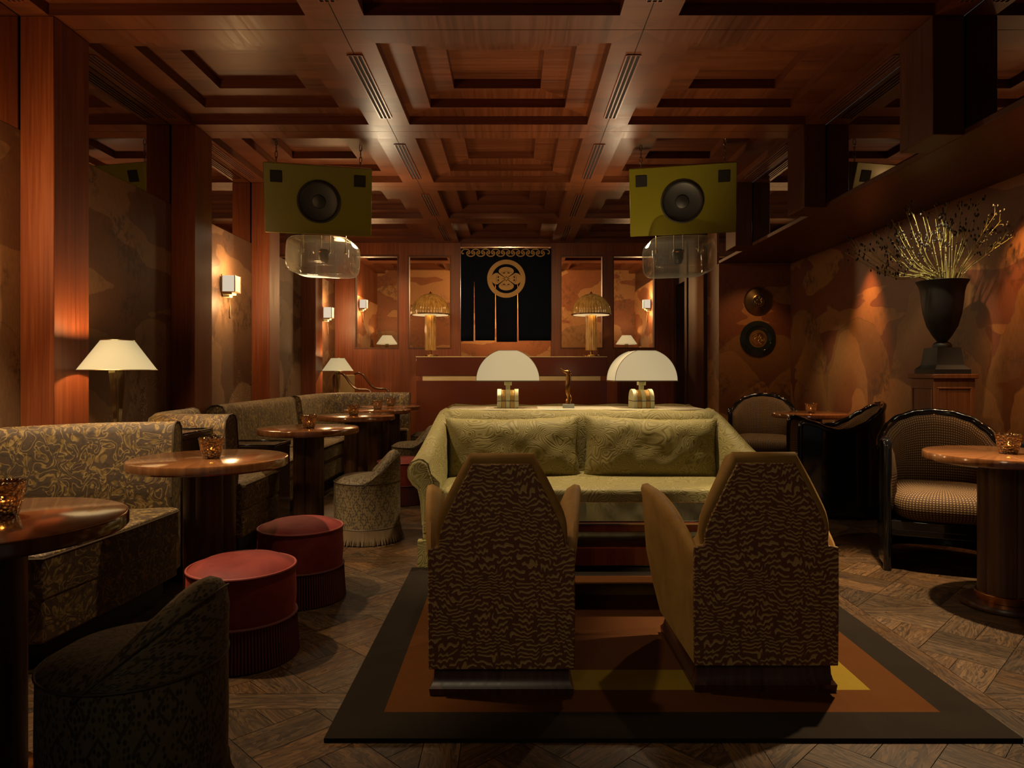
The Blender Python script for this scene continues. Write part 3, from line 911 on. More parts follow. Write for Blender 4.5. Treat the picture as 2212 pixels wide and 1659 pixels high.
# ------------------------------------------------------------------ red pouffes and ikat stools
def make_pouffe():
    t = thing('red_pouffe', '', 'pouffe')
    r = 0.208
    MB().lathe([(r - 0.004, 0.36), (r - 0.02, 0.372), (0.15, 0.388), (0.08, 0.395), (0.0, 0.397)], 48, caps=False).build('seat', 'red_velvet', t)
    MB().tube([(r * math.cos(a), r * math.sin(a), 0.36) for a in (2 * PI * i / 64 for i in range(64))], 0.0055, 8, closed=True).build('piping', 'red_piping', t)
    MB().lathe([(r - 0.012, 0.155), (r - 0.002, 0.16), (r + 0.003, 0.25), (r, 0.355), (r - 0.01, 0.36)], 48).build('body', 'red_velvet', t)
    m = MB()
    nf = 110
    for i in range(nf):
        a = 2 * PI * i / nf
        w = R.uniform(-0.004, 0.004)
        m.tube([((r + 0.002) * math.cos(a), (r + 0.002) * math.sin(a), 0.168), ((r + 0.006) * math.cos(a), (r + 0.006) * math.sin(a), 0.09), ((r + 0.012) * math.cos(a + w), (r + 0.012) * math.sin(a + w), 0.006)], 0.0052, 5)
    m.lathe([(r - 0.01, 0.01), (r - 0.006, 0.16)], 40)
    m.build('fringe', 'fringe_red', t)
    MB().tube([((r + 0.004) * math.cos(a), (r + 0.004) * math.sin(a), 0.168) for a in (2 * PI * i / 64 for i in range(64))], 0.006, 6, closed=True).build('braid', 'fringe_red', t)
    return t
p0 = make_pouffe()
for i, (x, y, lb) in enumerate([(-1.1, 2.84, 'red velvet pouffe with twisted fringe, the nearer of the front pair'), (-1.08, 3.56, 'red velvet pouffe with twisted fringe, the farther of the front pair'),
                                (-0.98, 6.15, 'red velvet fringed pouffe half hidden behind the ikat stool and sofa arm')]):
    o = p0 if i == 0 else dup(p0, None)
    o.location = (x, y, 0); o['label'] = lb; o['group'] = 'red velvet pouffes'

def make_stool():
    t = thing('ikat_stool', '', 'stool')
    r = 0.222
    MB().lathe([(r - 0.003, 0.405), (r - 0.02, 0.42), (0.17, 0.438), (0.09, 0.447), (0.0, 0.449)], 56, caps=False).build('seat', 'ikat_cloth', t)
    MB().lathe([(r - 0.01, 0.1), (r, 0.105), (r + 0.002, 0.25), (r, 0.4), (r - 0.006, 0.406)], 56).build('body', 'ikat_cloth', t)
    for z in (0.404, 0.105):
        MB().tube([((r + 0.001) * math.cos(a), (r + 0.001) * math.sin(a), z) for a in (2 * PI * i / 72 for i in range(72))], 0.004, 6, closed=True).build('piping', 'brown_edge', t)
    # curved low back on the +x side, sloping down to both ends
    rows = []
    N = 28
    for i in range(N + 1):
        a = -1.65 + 3.3 * i / N
        k = math.cos(a * PI / 3.3)
        h = 0.41 + 0.2 * k
        ro, ri = r + 0.001, r - 0.085 + 0.005 * (1 - k)
        rm = (ro + ri) / 2
        c, s_ = math.cos(a), math.sin(a)
        prof = [(ro, 0.4), (ro + 0.003, 0.4 + (h - 0.4) * 0.6), (ro - 0.003, h - 0.03), (ro - 0.018, h - 0.008), (rm, h), (ri + 0.018, h - 0.009), (ri, h - 0.035), (ri - 0.004, 0.42)]
        rows.append([(q * c, q * s_, z) for q, z in prof])
    bk = MB().grid(rows, cu=True, caps=True).build('backrest', 'ikat_cloth', t, angle=60)
    pts = []
    for i in range(N + 1):
        a = -1.65 + 3.3 * i / N
        k = math.cos(a * PI / 3.3)
        pts.append(((r + 0.002) * math.cos(a), (r + 0.002) * math.sin(a), 0.41 + 0.2 * k - 0.026))
    MB().tube(pts, 0.0026, 6).build('piping', 'brown_edge', bk)
    m = MB()
    rr = random.Random(5)
    n = 150
    for i in range(n):
        a = 2 * PI * i / n
        j = rr.uniform(-0.02, 0.02)
        e = r + rr.uniform(0.022, 0.034)
        w = 0.0062
        def P(rad, ang, z): return (rad * math.cos(ang), rad * math.sin(ang), z)
        m.add([P(r + 0.002, a - w / r, 0.105), P(r + 0.002, a + w / r, 0.105), P(r + 0.012, a + w / r, 0.055), P(e, a + j + 0.006, rr.uniform(0.003, 0.012)), P(e, a + j - 0.006, rr.uniform(0.003, 0.012)), P(r + 0.012, a - w / r, 0.055)], [(0, 1, 2, 5), (5, 2, 3, 4)])
    m.lathe([(r + 0.012, 0.006), (r, 0.105)], 48, caps=False)
    m.build('fringe', 'tan_fringe', t)
    return t
s0 = make_stool()
for i, (x, y, rz, lb) in enumerate([(-0.985, 1.83, -0.05, 'ikat patterned low-back stool cut off at the frame\'s bottom edge'), (-1.0, 4.8, 0.15, 'ikat patterned low-back stool with tan fringe between pouffes and green sofa'),
                                    (-0.99, 7.0, 0.15, 'ikat patterned stool partly hidden behind the green sofa\'s arm'), (-0.965, 8.15, 0.1, 'farthest ikat patterned stool, next to the bar front')]):
    o = s0 if i == 0 else dup(s0, None)
    o.location = (x, y, 0); o.rotation_euler = (0, 0, rz); o['label'] = lb; o['group'] = 'ikat patterned stools'

# ------------------------------------------------------------------ banquettes
def banquette(label, path, front, caps=(True, True), cuts=(), htop=0.885):
    """path: inner line of the back in plan; front: seat front line, running back the other way"""
    t = thing('banquette', label, 'banquette', (0, 0, 0), 0, 'paisley banquettes')
    P = catmull([Vector((p[0], p[1], 0)) for p in path], 8)
    L = len(P)
    cen = Vector((sum(p[0] for p in front) / len(front), sum(p[1] for p in front) / len(front), 0))
    rows, top = [], []
    for i, p in enumerate(P):
        d = (P[min(i + 1, L - 1)] - P[max(i - 1, 0)]).normalized()
        nrm = Vector((-d.y, d.x, 0))
        if nrm.dot(p - cen) < 0:
            nrm = -nrm
        prof = [(0.0, 0.36), (-0.028, 0.5), (-0.026, 0.62), (-0.004, 0.76), (0.004, htop - 0.05), (0.022, htop - 0.015), (0.06, htop), (0.11, htop - 0.006), (0.148, htop - 0.035), (0.16, htop - 0.09), (0.15, htop - 0.16), (0.14, 0.5), (0.14, 0.1), (0.02, 0.1)]
        rows.append([p + nrm * a + Vector((0, 0, z)) for a, z in prof])
    bk = MB().grid(rows, cu=True, caps=True).build('backrest', 'paisley_cloth', t, angle=50)
    for e in (0, -1):
        MB().tube(rows[e][1:12], 0.006, 6).build('piping', 'brown_edge', bk)
    poly = [(p.x, p.y) for p in P[::3]] + ([(P[-1].x, P[-1].y)] if (L - 1) % 3 else [])
    poly += list(front)
    ar = sum(poly[i - 1][0] * poly[i][1] - poly[i][0] * poly[i - 1][1] for i in range(len(poly)))
    if ar < 0:
        poly = poly[::-1]
    cx, cy = sum(p[0] for p in poly) / len(poly), sum(p[1] for p in poly) / len(poly)
    MB().prism(poly, 0.27, 0.445).build('seat', 'paisley_cloth', t, bevel=0.035, seg=4)
    pb = [(cx + (p[0] - cx) * 0.985, cy + (p[1] - cy) * 0.985) for p in poly]
    MB().prism(pb, 0.1, 0.275).build('seat_front', 'paisley_cloth', t, bevel=0.02, seg=3)
    pk = [(cx + (p[0] - cx) * 0.86, cy + (p[1] - cy) * 0.86) for p in poly]
    MB().prism(pk, 0.0, 0.105).build('plinth', 'matte_black', t)
    for (a, b) in cuts:
        MB().tube([(a[0], a[1], 0.447), ((a[0] + b[0]) / 2, (a[1] + b[1]) / 2, 0.449), (b[0], b[1], 0.447), (b[0] + 0.004, b[1], 0.42), (b[0] + 0.004, b[1], 0.28)], 0.006, 6).build('piping', 'brown_edge', t)
    # welt along the seat's front edge
    fr = [Vector((p[0], p[1], 0.43)) for p in front]
    ex = [f + (f - Vector((cx, cy, 0.43))).normalized() * 0.0 for f in fr]
    MB().tube(ex, 0.005, 6).build('piping', 'brown_edge', t)
    return t
banquette('paisley banquette with curved back, nearest of the row, behind the cut off table', [(-2.4, 2.2), (-2.4, 2.8), (-2.38, 3.2), (-2.16, 3.5), (-1.9, 3.61), (-1.77, 3.64)], [(-1.72, 3.6), (-1.74, 3.2), (-1.8, 2.68), (-2.2, 2.62)])
banquette('small paisley banquette between the two ebony cabinets', [(-1.73, 4.38), (-1.95, 4.4), (-2.16, 4.48), (-2.24, 4.7), (-2.25, 5.05)], [(-1.68, 5.05), (-1.69, 4.4)])
banquette('long straight paisley banquette beneath the bright wall sconce', [(-2.27, 5.52), (-2.28, 6.0), (-2.29, 6.9), (-2.29, 7.36)], [(-1.76, 7.42), (-1.775, 6.48), (-1.78, 5.55)], cuts=[((-2.25, 6.48), (-1.775, 6.48))])
banquette('L-shaped paisley banquette in the corner beside the bar', [(-2.29, 7.56), (-2.28, 8.1), (-2.2, 8.5), (-1.95, 8.68), (-1.6, 8.72), (-1.3, 8.73)], [(-1.27, 8.37), (-1.62, 8.36), (-1.76, 8.2), (-1.76, 7.58)])

def cabinet(label, x0, x1, y0, y1, h):
    t = thing('side_cabinet', label, 'cabinet', ((x0 + x1) / 2, (y0 + y1) / 2, 0), 0, 'ebony side cabinets')
    a, b = (x1 - x0) / 2, (y1 - y0) / 2
    MB().box(-a + 0.006, a - 0.006, -b + 0.006, b - 0.006, 0, h - 0.028).build('body', 'ebony', t, bevel=0.003, seg=1)
    MB().box(-a, a, -b, b, h - 0.03, h).build('top', 'ebony', t, bevel=0.004, seg=2)
    m = MB().box(-a, a, -b, -b + 0.012, h, h + 0.008).box(-a, a, b - 0.012, b, h, h + 0.008).box(a - 0.012, a, -b + 0.012, b - 0.012, h, h + 0.008)
    m.build('tray_rim', 'black_lacquer', t, bevel=0.002, seg=1)
    return t
cabinet('tall ebony side cabinet holding the nearer cone-shaded lamp', -2.44, -1.8, 3.815, 4.2, 0.803)
cabinet('low striped ebony side cabinet between two banquettes, second table before it', -2.4, -1.74, 5.1, 5.48, 0.605)
cabinet('ebony side cabinet behind the corner banquette under the farther cone-shaded lamp', -2.44, -2.05, 8.92, 9.2, 0.8)
cabinet('tall ebony cabinet under the lamp behind the window openings nearer the banquettes', -2.6, -2.05, 12.85, 13.3, 1.3)
cabinet('tall ebony cabinet under the lamp behind the window openings nearer the alcove', 1.85, 2.35, 12.85, 13.3, 1.3)

# ------------------------------------------------------------------ the cone-shaded lamps
def make_cone_lamp():
    t = thing('table_lamp', '', 'table lamp')
    MB().prism([(-0.035, -0.035), (0.035, -0.035), (0.035, 0.035), (-0.035, 0.035)], 0, 0.012).build('base', 'dull_brass', t, bevel=0.002)
    rows = []
    for z, r in ((0.012, 0.011), (0.2, 0.024), (0.355, 0.036)):
        rows.append([(r * math.cos(PI / 4 + PI / 2 * k) * 1.3, r * math.sin(PI / 4 + PI / 2 * k) * 1.3, z) for k in range(4)])
    MB().grid(rows, cu=True, caps=True).build('stem', 'lamp_glass', t, angle=20)
    MB().tube([(0, 0, 0.012), (0, 0, 0.38)], 0.004, 8).build('rod', 'dull_brass', t)
    MB().lathe([(0.018, 0.356), (0.02, 0.36), (0.02, 0.385), (0.012, 0.39)], 20).build('socket', 'dull_brass', t)
    sh = [(0.2, 0.352), (0.0845, 0.518), (0.0825, 0.518), (0.198, 0.352)]
    so_ = MB().lathe(sh, 56, caps=False).build('lamp_shade', 'shade_glow', t, angle=20)
    for z, r in ((0.352, 0.2), (0.518, 0.0845)):
        MB().tube([(r * math.cos(a), r * math.sin(a), z) for a in (2 * PI * i / 56 for i in range(56))], 0.0025, 6, closed=True).build('shade_trim', 'dull_brass', so_)
    return t
l0 = make_cone_lamp()
for i, (x, y, z, w, lb) in enumerate([(-2.22, 3.925, 0.805, 24.0, 'glass-stemmed lamp with cone shade by the glowing pilaster, behind the nearest banquette'), (-2.27, 9.06, 0.802, 20.0, 'glass-stemmed lamp with cone shade in front of the carved armchair'),
                                      (-2.35, 13.05, 1.302, 10.0, 'cone-shaded lamp seen through the window opening nearest the banquettes'), (2.12, 13.05, 1.302, 10.0, 'cone-shaded lamp seen through the window opening nearest the alcove')]):
    o = l0 if i == 0 else dup(l0, None)
    o.location = (x, y, z); o['label'] = lb; o['group'] = 'cone-shaded lamps'
    lamp('POINT', (x, y, z + 0.5), w * 0.6, WARM, 0.02)
    lamp('POINT', (x, y, z + 0.372), w * 0.4, WARM, 0.02)

# ------------------------------------------------------------------ wall sconces
def make_sconce():
    t = thing('wall_sconce', '', 'wall lamp')
    # projects along +x from the wall
    MB().box(0, 0.012, -0.045, 0.045, -0.08, 0.1).build('backplate', 'dull_brass', t, bevel=0.002)
    so_ = MB().box(0.014, 0.13, -0.062, 0.062, -0.06, 0.085).build('lamp_shade', 'sconce_glow', t, bevel=0.003)
    m = MB()
    for y in (-0.064, 0.064):
        for x in (0.014, 0.13):
            m.box(x - 0.004, x + 0.004, y - 0.003, y + 0.003, -0.062, 0.088)
    m.box(0.01, 0.134, -0.067, 0.067, -0.066, -0.06)
    m.build('frame', 'dull_brass', so_, smooth=False)
    MB().box(0.01, 0.1, -0.05, 0.05, -0.086, -0.067).build('step', 'ivory', t, bevel=0.002)
    MB().box(0.01, 0.07, -0.036, 0.036, -0.108, -0.087).build('step', 'ivory', t, bevel=0.002)
    pc = MB().tube([(0.06, 0.0, -0.108), (0.06, 0.0, -0.17)], 0.0022, 6).build('pull_chain', 'dull_brass', t)
    MB().lathe([(0.003, -0.3), (0.008, -0.295), (0.006, -0.2), (0.003, -0.17)], 10, c=(0.06, 0, 0)).build('tassel', 'brown_edge', pc)
    return t
k0 = make_sconce()
for i, (x, y, z, rz, w, lb) in enumerate([(XL, 6.36, 1.93, 0, 22.0, 'glowing square wall sconce with tassel above the long straight banquette'), (XL, 9.72, 1.95, 0, 20.0, 'glowing square wall sconce above the carved armchair and farther lamp'),
                                          (XL, 12.0, 2.29, 0, 22.0, 'wall sconce seen through the window opening nearest the banquettes'), (XR - 0.045, 12.0, 2.29, PI, 22.0, 'wall sconce seen through the window opening nearest the alcove'),
                                          (XL, 3.06, 1.95, 0, 26.0, 'square wall sconce above the nearest banquette, outside the frame')]):
    o = k0 if i == 0 else dup(k0, None)
    o.location = (x, y, z); o.rotation_euler = (0, 0, rz); o['label'] = lb; o['group'] = 'square wall sconces'
    sx = math.cos(rz)
    for dz, k in ((0.15, 0.5), (-0.16, 0.5)):
        lamp('POINT', (x + sx * 0.16, y, z + dz), w * k, WARM, 0.06)
# ------------------------------------------------------------------ velvet armchairs seen from behind
def make_armchair():
    t = thing('velvet_armchair', '', 'armchair')
    rows = []
    for z, hx, hy in ((0, 0.25, 0.285), (0.026, 0.253, 0.288), (0.03, 0.25, 0.285), (0.04, 0.243, 0.277), (0.058, 0.238, 0.271), (0.092, 0.236, 0.268)):
        rows.append([(-hx, -hy, z), (hx, -hy, z), (hx, hy, z), (-hx, hy, z)])
    MB().grid(rows, cu=True, caps=True).build('plinth', 'dark_wood', t, angle=25)
    half = [(0.255, 0.095), (0.257, 0.3), (0.257, 0.515), (0.22, 0.52), (0.217, 0.565), (0.197, 0.622), (0.166, 0.685), (0.134, 0.751), (0.102, 0.812)]
    outl = [(-x, z) for x, z in half] + [(x, z) for x, z in half[::-1]]
    def lean(z): return -0.285 + 0.0 * z
    m = MB()
    m.prism(outl, -0.292, -0.282, 'y')
    m.build('back_panel', 'squiggle_cloth', t, bevel=0.004, seg=2)
    big = [(0.25, 0.095), (0.252, 0.5), (0.216, 0.53), (0.206, 0.6), (0.17, 0.69), (0.14, 0.755), (0.11, 0.832)]
    MB().prism([(-x, z) for x, z in big] + [(x, z) for x, z in big[::-1]], -0.281, -0.16, 'y').build('backrest', 'ochre_velvet', t, bevel=0.02, seg=4)
    hp = [(0.217, 0.515), (0.217, 0.565), (0.2, 0.63), (0.14, 0.752), (0.106, 0.826)]
    pts = [(-x, -0.262, z) for x, z in hp] + [(x, -0.262, z) for x, z in hp[::-1]]
    sm = catmull(pts[:4], 5) + [Vector(pts[4]), Vector(pts[5])] + catmull(pts[6:], 5)
    rad = []
    for p in sm:
        rad.append(0.01 + 0.013 * min(1.0, max(0.0, (p.z - 0.515) / 0.12)))
    MB().tube(sm, rad, 14).build('border_roll', 'ochre_velvet', t, angle=50)
    for sx in (-1, 1):
        rows = []
        N = 16
        for i in range(N + 1):
            q = i / N
            y = -0.288 + 0.59 * q
            zt = 0.505 + 0.142 * math.sin(q * PI / 2) ** 0.85
            xo = 0.257 + 0.078 * q ** 0.8
            wid = 0.042 + 0.052 * math.sin(min(1.0, q * 1.15) * PI / 2) 
            low = 0.095
            yy = y - 0.03 * q
            prof = [(0.25 + 0.006 * q, low, 0.0), (0.257 + 0.03 * q, 0.22, 0.01), (xo - 0.022, 0.36, 0.02), (xo - 0.006, zt - 0.06, 0.03), (xo, zt - 0.025, 0.03), (xo - 0.006, zt - 0.006, 0.03), (xo - wid * 0.3, zt, 0.03), (xo - wid * 0.65, zt - 0.02, 0.03), (xo - wid * 0.95, zt - 0.075, 0.02), (0.2, 0.36, 0.0), (0.19, low, 0.0)]
            rows.append([(sx * x, yy + d * q, z) for x, z, d in prof])
        MB().grid(rows, cu=True, caps=True, flip=sx > 0).build('armrest', 'ochre_velvet', t, angle=60, bevel=0)
    MB().box(-0.2, 0.2, -0.17, 0.27, 0.095, 0.29).build('seat_frame', 'ochre_velvet', t, bevel=0.015, seg=3)
    MB().soft(0.2, 0.235, 0.07, (0, 0.055, 0.35), 0.35).build('seat_cushion', 'ochre_velvet', t, angle=80)
    return t
ac = make_armchair()
ac.location = (-0.04, 2.73, RUGZ); ac['label'] = 'ochre velvet armchair with squiggle-cloth back, standing square towards the sofa, nearer the pouffes'; ac['group'] = 'ochre velvet armchairs'
dup(ac, (0.895, 2.76, RUGZ), 0.0, 'ochre velvet armchair showing its velvet side, on the yellow corner of the rug', 'ochre velvet armchairs')

# ------------------------------------------------------------------ olive sofas back to back
def make_sofa():
    t = thing('sofa', '', 'sofa')
    MB().box(-0.99, 0.99, -0.44, 0.44, 0.15, 0.29).build('frame', 'sofa_cloth', t, bevel=0.02, seg=3)
    # skirt with corner pleats
    m = MB()
    rng = random.Random(2)
    def wall(a, b, n):
        rows = []
        for zi, z in ((0, 0.012), (1, 0.1), (2, 0.165)):
            row = []
            for i in range(n + 1):
                q = i / n
                p = Vector((a[0] + (b[0] - a[0]) * q, a[1] + (b[1] - a[1]) * q, z))
                nr = Vector((b[1] - a[1], -(b[0] - a[0]), 0)).normalized()
                w = (0.008 + 0.004 * math.sin(q * 40)) * (1 - zi / 2) + 0.004
                row.append(p + nr * w)
            rows.append(row)
        m.grid(rows)
    c = [(-0.985, -0.445), (0.985, -0.445), (0.985, 0.44), (-0.985, 0.44)]
    for i in range(4):
        wall(c[i], c[(i + 1) % 4], 40 if i % 2 == 0 else 20)
    for x, y in c:
        m.box(x - 0.03, x + 0.03, y - 0.03, y + 0.03, 0.0, 0.16)
    m.build('skirt', 'sofa_cloth', t)
    MB().soft(0.9, 0.4, 0.1, (0, -0.09, 0.37), 0.16, 18, 96, 0.012).build('seat_cushion', 'sofa_cloth', t, angle=80)
    # back with a rolled top
    rows = []
    for i in range(25):
        x = -0.93 + 1.86 * i / 24
        dz = 0.006 * math.sin(i * 1.1)
        prof = [(0.2, 0.28), (0.2, 0.6), (0.21, 0.76), (0.215, 0.82), (0.235, 0.862), (0.28, 0.882 + dz), (0.34, 0.878 + dz), (0.4, 0.85), (0.43, 0.79), (0.44, 0.68), (0.44, 0.28)]
        rows.append([(x, y, z) for y, z in prof])
    MB().grid(rows, cu=True, caps=True).build('backrest', 'sofa_cloth', t, angle=60)
    for sx, w, sd in ((-0.458, 0.9, 3), (0.458, 0.9, 9)):
        mt = Matrix.Translation((sx, 0.1, 0.635)) @ Matrix.Rotation(math.radians(-8), 4, 'X') @ Matrix.Rotation(math.radians(1.5 if sx > 0 else -1), 4, 'Y')
        MB().pillow(w, 0.43, 0.25, mt, sd, 34, 0.004).build('back_cushion', 'sofa_cloth', t, angle=80)
    for sx in (-1, 1):
        rows = []
        N = 26
        for i in range(N + 1):
            q = i / N                      # front to back
            y = -0.47 + 0.9 * q
            k = 3 * q * q - 2 * q * q * q
            zt = 0.64 + 0.25 * k ** 1.1
            xo = 1.075 - 0.085 * k         # outer face of the roll
            wr = 0.13 - 0.02 * k
            rr = 0.085 - 0.02 * k
            xi = xo - wr
            prof = [(0.9, 0.25), (0.885, 0.5), (xi - 0.01, zt - 0.09), (xi + 0.005, zt - 0.03), (xi + 0.035, zt - 0.005), (xi + wr * 0.5, zt), (xo - 0.02, zt - 0.02), (xo, zt - 0.06), (xo - 0.002, zt - 0.11), (xo - 0.03, zt - 0.155), (xo - 0.06, zt - 0.18), (1.0, zt - 0.25), (0.99, 0.25)]
            rows.append([(sx * x, y, z) for x, z in prof])
        MB().grid(rows, cu=True, caps=True, flip=sx > 0).build('armrest', 'sofa_cloth', t, angle=60, bevel=0)
        f = [(x, z) for x, z in [(0.92, 0.2), (0.905, 0.45), (0.945, 0.56), (0.96, 0.61), (1.0, 0.632), (1.045, 0.615), (1.066, 0.575), (1.05, 0.52), (1.0, 0.47), (0.985, 0.4), (0.985, 0.2)]]
        f = [(sx * x, z) for x, z in f]
        MB().prism(f if sx > 0 else f[::-1], -0.485, -0.46, 'y').build('arm_front', 'sofa_cloth', t, bevel=0.012, seg=3)
    return t
so = make_sofa()
so.location = (0.458, 4.55, 0.0); so['label'] = 'long olive green sofa with two back cushions, facing the two velvet armchairs'; so['group'] = 'olive green sofas'
dup(so, (0.458, 5.95, 0), PI, 'olive green sofa turned away, only its arm tops showing behind the first sofa\'s back', 'olive green sofas')

t = thing('console_table', 'narrow cream topped console between the two sofas under the dome lamps', 'console', (0.458, 5.235, 0))
MB().box(-0.93, 0.93, -0.21, 0.21, 0.855, 0.878).build('top', 'console_top', t, bevel=0.004)
MB().box(-0.9, 0.9, -0.19, 0.19, 0.1, 0.855).build('body', 'oxblood', t, bevel=0.004)
MB().box(-0.86, 0.86, -0.16, 0.16, 0.0, 0.1).build('plinth', 'matte_black', t)
CT = 0.878

t = thing('coffee_table', 'low dark mahogany coffee table with a shelf, between sofa and armchairs', 'coffee table', (0.45, 3.56, 0))
ZR = RUGZ
MB().box(-0.64, 0.64, -0.27, 0.27, 0.393, 0.432).build('top_frame', 'table_mahogany', t, bevel=0.004)
MB().box(-0.6, 0.6, -0.235, 0.235, 0.432, 0.437).build('glass_top', 'black_lacquer', t, bevel=0.001)
MB().box(-0.64, 0.64, -0.27, 0.27, 0.236, 0.32).build('shelf', 'table_mahogany', t, bevel=0.004)
MB().box(-0.645, 0.645, -0.272, -0.268, 0.428, 0.434).build('edge_strip', 'chrome', t, smooth=False)
for sx in (-1, 1):
    for sy in (-1, 1):
        MB().box(sx * 0.61 - 0.03, sx * 0.61 + 0.03, sy * 0.24 - 0.03, sy * 0.24 + 0.03, ZR, 0.393).build('leg', 'table_mahogany', t, bevel=0.003)

# ------------------------------------------------------------------ dome lamps on the console
def make_dome_lamp():
    t = thing('dome_lamp', '', 'table lamp')
    bands = [('ivory', 0.0), ('brass', 1), ('ivory', 2), ('brass', 3), ('ivory', 4)]
    w = 0.0315
    for mt, i in bands:
        r = 0.082 if mt == 'ivory' else 0.076
        x0 = -2.5 * w + i * w
        prof = [(-r, 0)] + [(-r * math.cos(a), 0.058 + r * math.sin(a)) for a in (PI * k / 18 for k in range(19))] + [(r, 0)]
        MB().prism(prof[::-1], x0 + 0.0005, x0 + w - 0.0005, 'x').build('ivory_band' if mt == 'ivory' else 'brass_band', 'lamp_brass' if mt == 'brass' else mt, t, bevel=0.002, angle=40)
    MB().box(-0.0395 * 2, 0.0395 * 2, -0.0835, 0.0835, 0.052, 0.056).build('clasp', 'chrome', t, smooth=False)
    MB().box(-0.016, 0.016, -0.016, 0.016, 0.135, 0.172).build('neck', 'ivory', t, bevel=0.002)
    MB().box(-0.027, 0.027, -0.027, 0.027, 0.168, 0.198).build('block', 'ivory', t, bevel=0.002)
    rr, z0, dp = 0.229, 0.203, 0.15
    arc = [(rr * math.cos(a), z0 + rr * math.sin(a)) for a in (0.0 + (math.acos(0.066 / rr)) * k / 16 for k in range(17))]
    for sx in (-1, 1):
        A = [(sx * x, z) for x, z in arc]
        rows = [[(x, -dp, z), (x, dp, z)] for x, z in A]
        MB().grid(rows, flip=sx < 0).build('shade_side', 'dome_glow', t, angle=60)
    poly = [(x, z) for x, z in arc] + [(-x, z) for x, z in arc[::-1]]
    for y in (-dp, dp):
        sf = MB().prism(poly, y - 0.0015, y + 0.0015, 'y').build('shade_front', 'dome_glow', t, angle=40)
        MB().tube([(x, y, z) for x, z in poly], 0.0022, 6).build('seam', 'brown_edge', sf)
    m = MB()
    m.box(-rr - 0.003, rr + 0.003, -dp - 0.003, -dp + 0.002, z0 - 0.006, z0 + 0.002).box(-rr - 0.003, rr + 0.003, dp - 0.002, dp + 0.003, z0 - 0.006, z0 + 0.002)
    m.box(-rr - 0.003, -rr + 0.002, -dp, dp, z0 - 0.006, z0 + 0.002).box(rr - 0.002, rr + 0.003, -dp, dp, z0 - 0.006, z0 + 0.002)
    m.box(-0.03, 0.03, -dp, dp, z0 - 0.004, z0 - 0.001)
    m.build('rim', 'dull_brass', t, smooth=False)
    return t
d0 = make_dome_lamp()
for i, (x, y, rz, lb) in enumerate([(-0.037, 5.2, 0, 'half-dome table lamp on the console, square to view, in front of the curtain'), (0.955, 5.2, 0.07, 'half-dome table lamp on the console, its curved side showing, past the bronze statuette')]):
    o = d0 if i == 0 else dup(d0, None)
    o.location = (x, y, CT); o.rotation_euler = (0, 0, rz); o['label'] = lb; o['group'] = 'half-dome lamps'
    lamp('SPOT', (x, y, CT + 0.3), 55.0, CREAM, 0.03, (x, y, 3.0), 150, 0.6)
    lamp('POINT', (x, y, CT + 0.28), 5.0, CREAM, 0.03)

t = thing('statuette', 'twisted bronze statuette on a grey marble block between the dome lamps', 'statuette', (0.41, 5.17, CT))
MB().box(-0.042, 0.042, -0.03, 0.03, 0, 0.03).build('base', 'grey_marble', t, bevel=0.002)
k = 0.083 / 104
sp = [(1040, 620, 26), (1041, 590, 28), (1050, 565, 24), (1042, 535, 20), (1032, 500, 22), (1034, 450, 27), (1040, 400, 27), (1042, 360, 26), (1043, 335, 30), (1030, 322, 26), (1005, 316, 14), (985, 304, 8), (967, 288, 4)]
MB().tube(catmull([((x - 1040) * k, 0.004 * math.sin(i), 0.028 + (620 - y) * k) for i, (x, y, r) in enumerate(sp)], 4), [sp[min(i // 4, 12)][2] * k * (1 - (i % 4) / 4) + sp[min(i // 4 + 1, 12)][2] * k * ((i % 4) / 4) for i in range(49)], 10).build('figure', 'bronze', t, angle=50)

# ------------------------------------------------------------------ oxblood bar
t = thing('bar_counter', 'glossy oxblood bar counter with a brass band, below the navy curtain', 'bar counter', (-0.018, 9.2, 0))
BW = 1.22
MB().box(-BW, BW, -0.25, 0.25, 0.0, 1.03).build('body', 'oxblood', t, bevel=0.003, seg=1)
MB().box(-BW + 0.08, BW - 0.08, -0.24, 0.24, 1.03, 1.092).build('band', 'band_brass', t, smooth=False)
MB().box(-BW, BW, -0.25, 0.25, 1.092, 1.328).build('upper_body', 'oxblood', t, bevel=0.003, seg=1)
MB().box(-BW - 0.004, BW + 0.004, -0.254, 0.254, 1.328, 1.34).build('top', 'band_brass', t, bevel=0.002, seg=1)

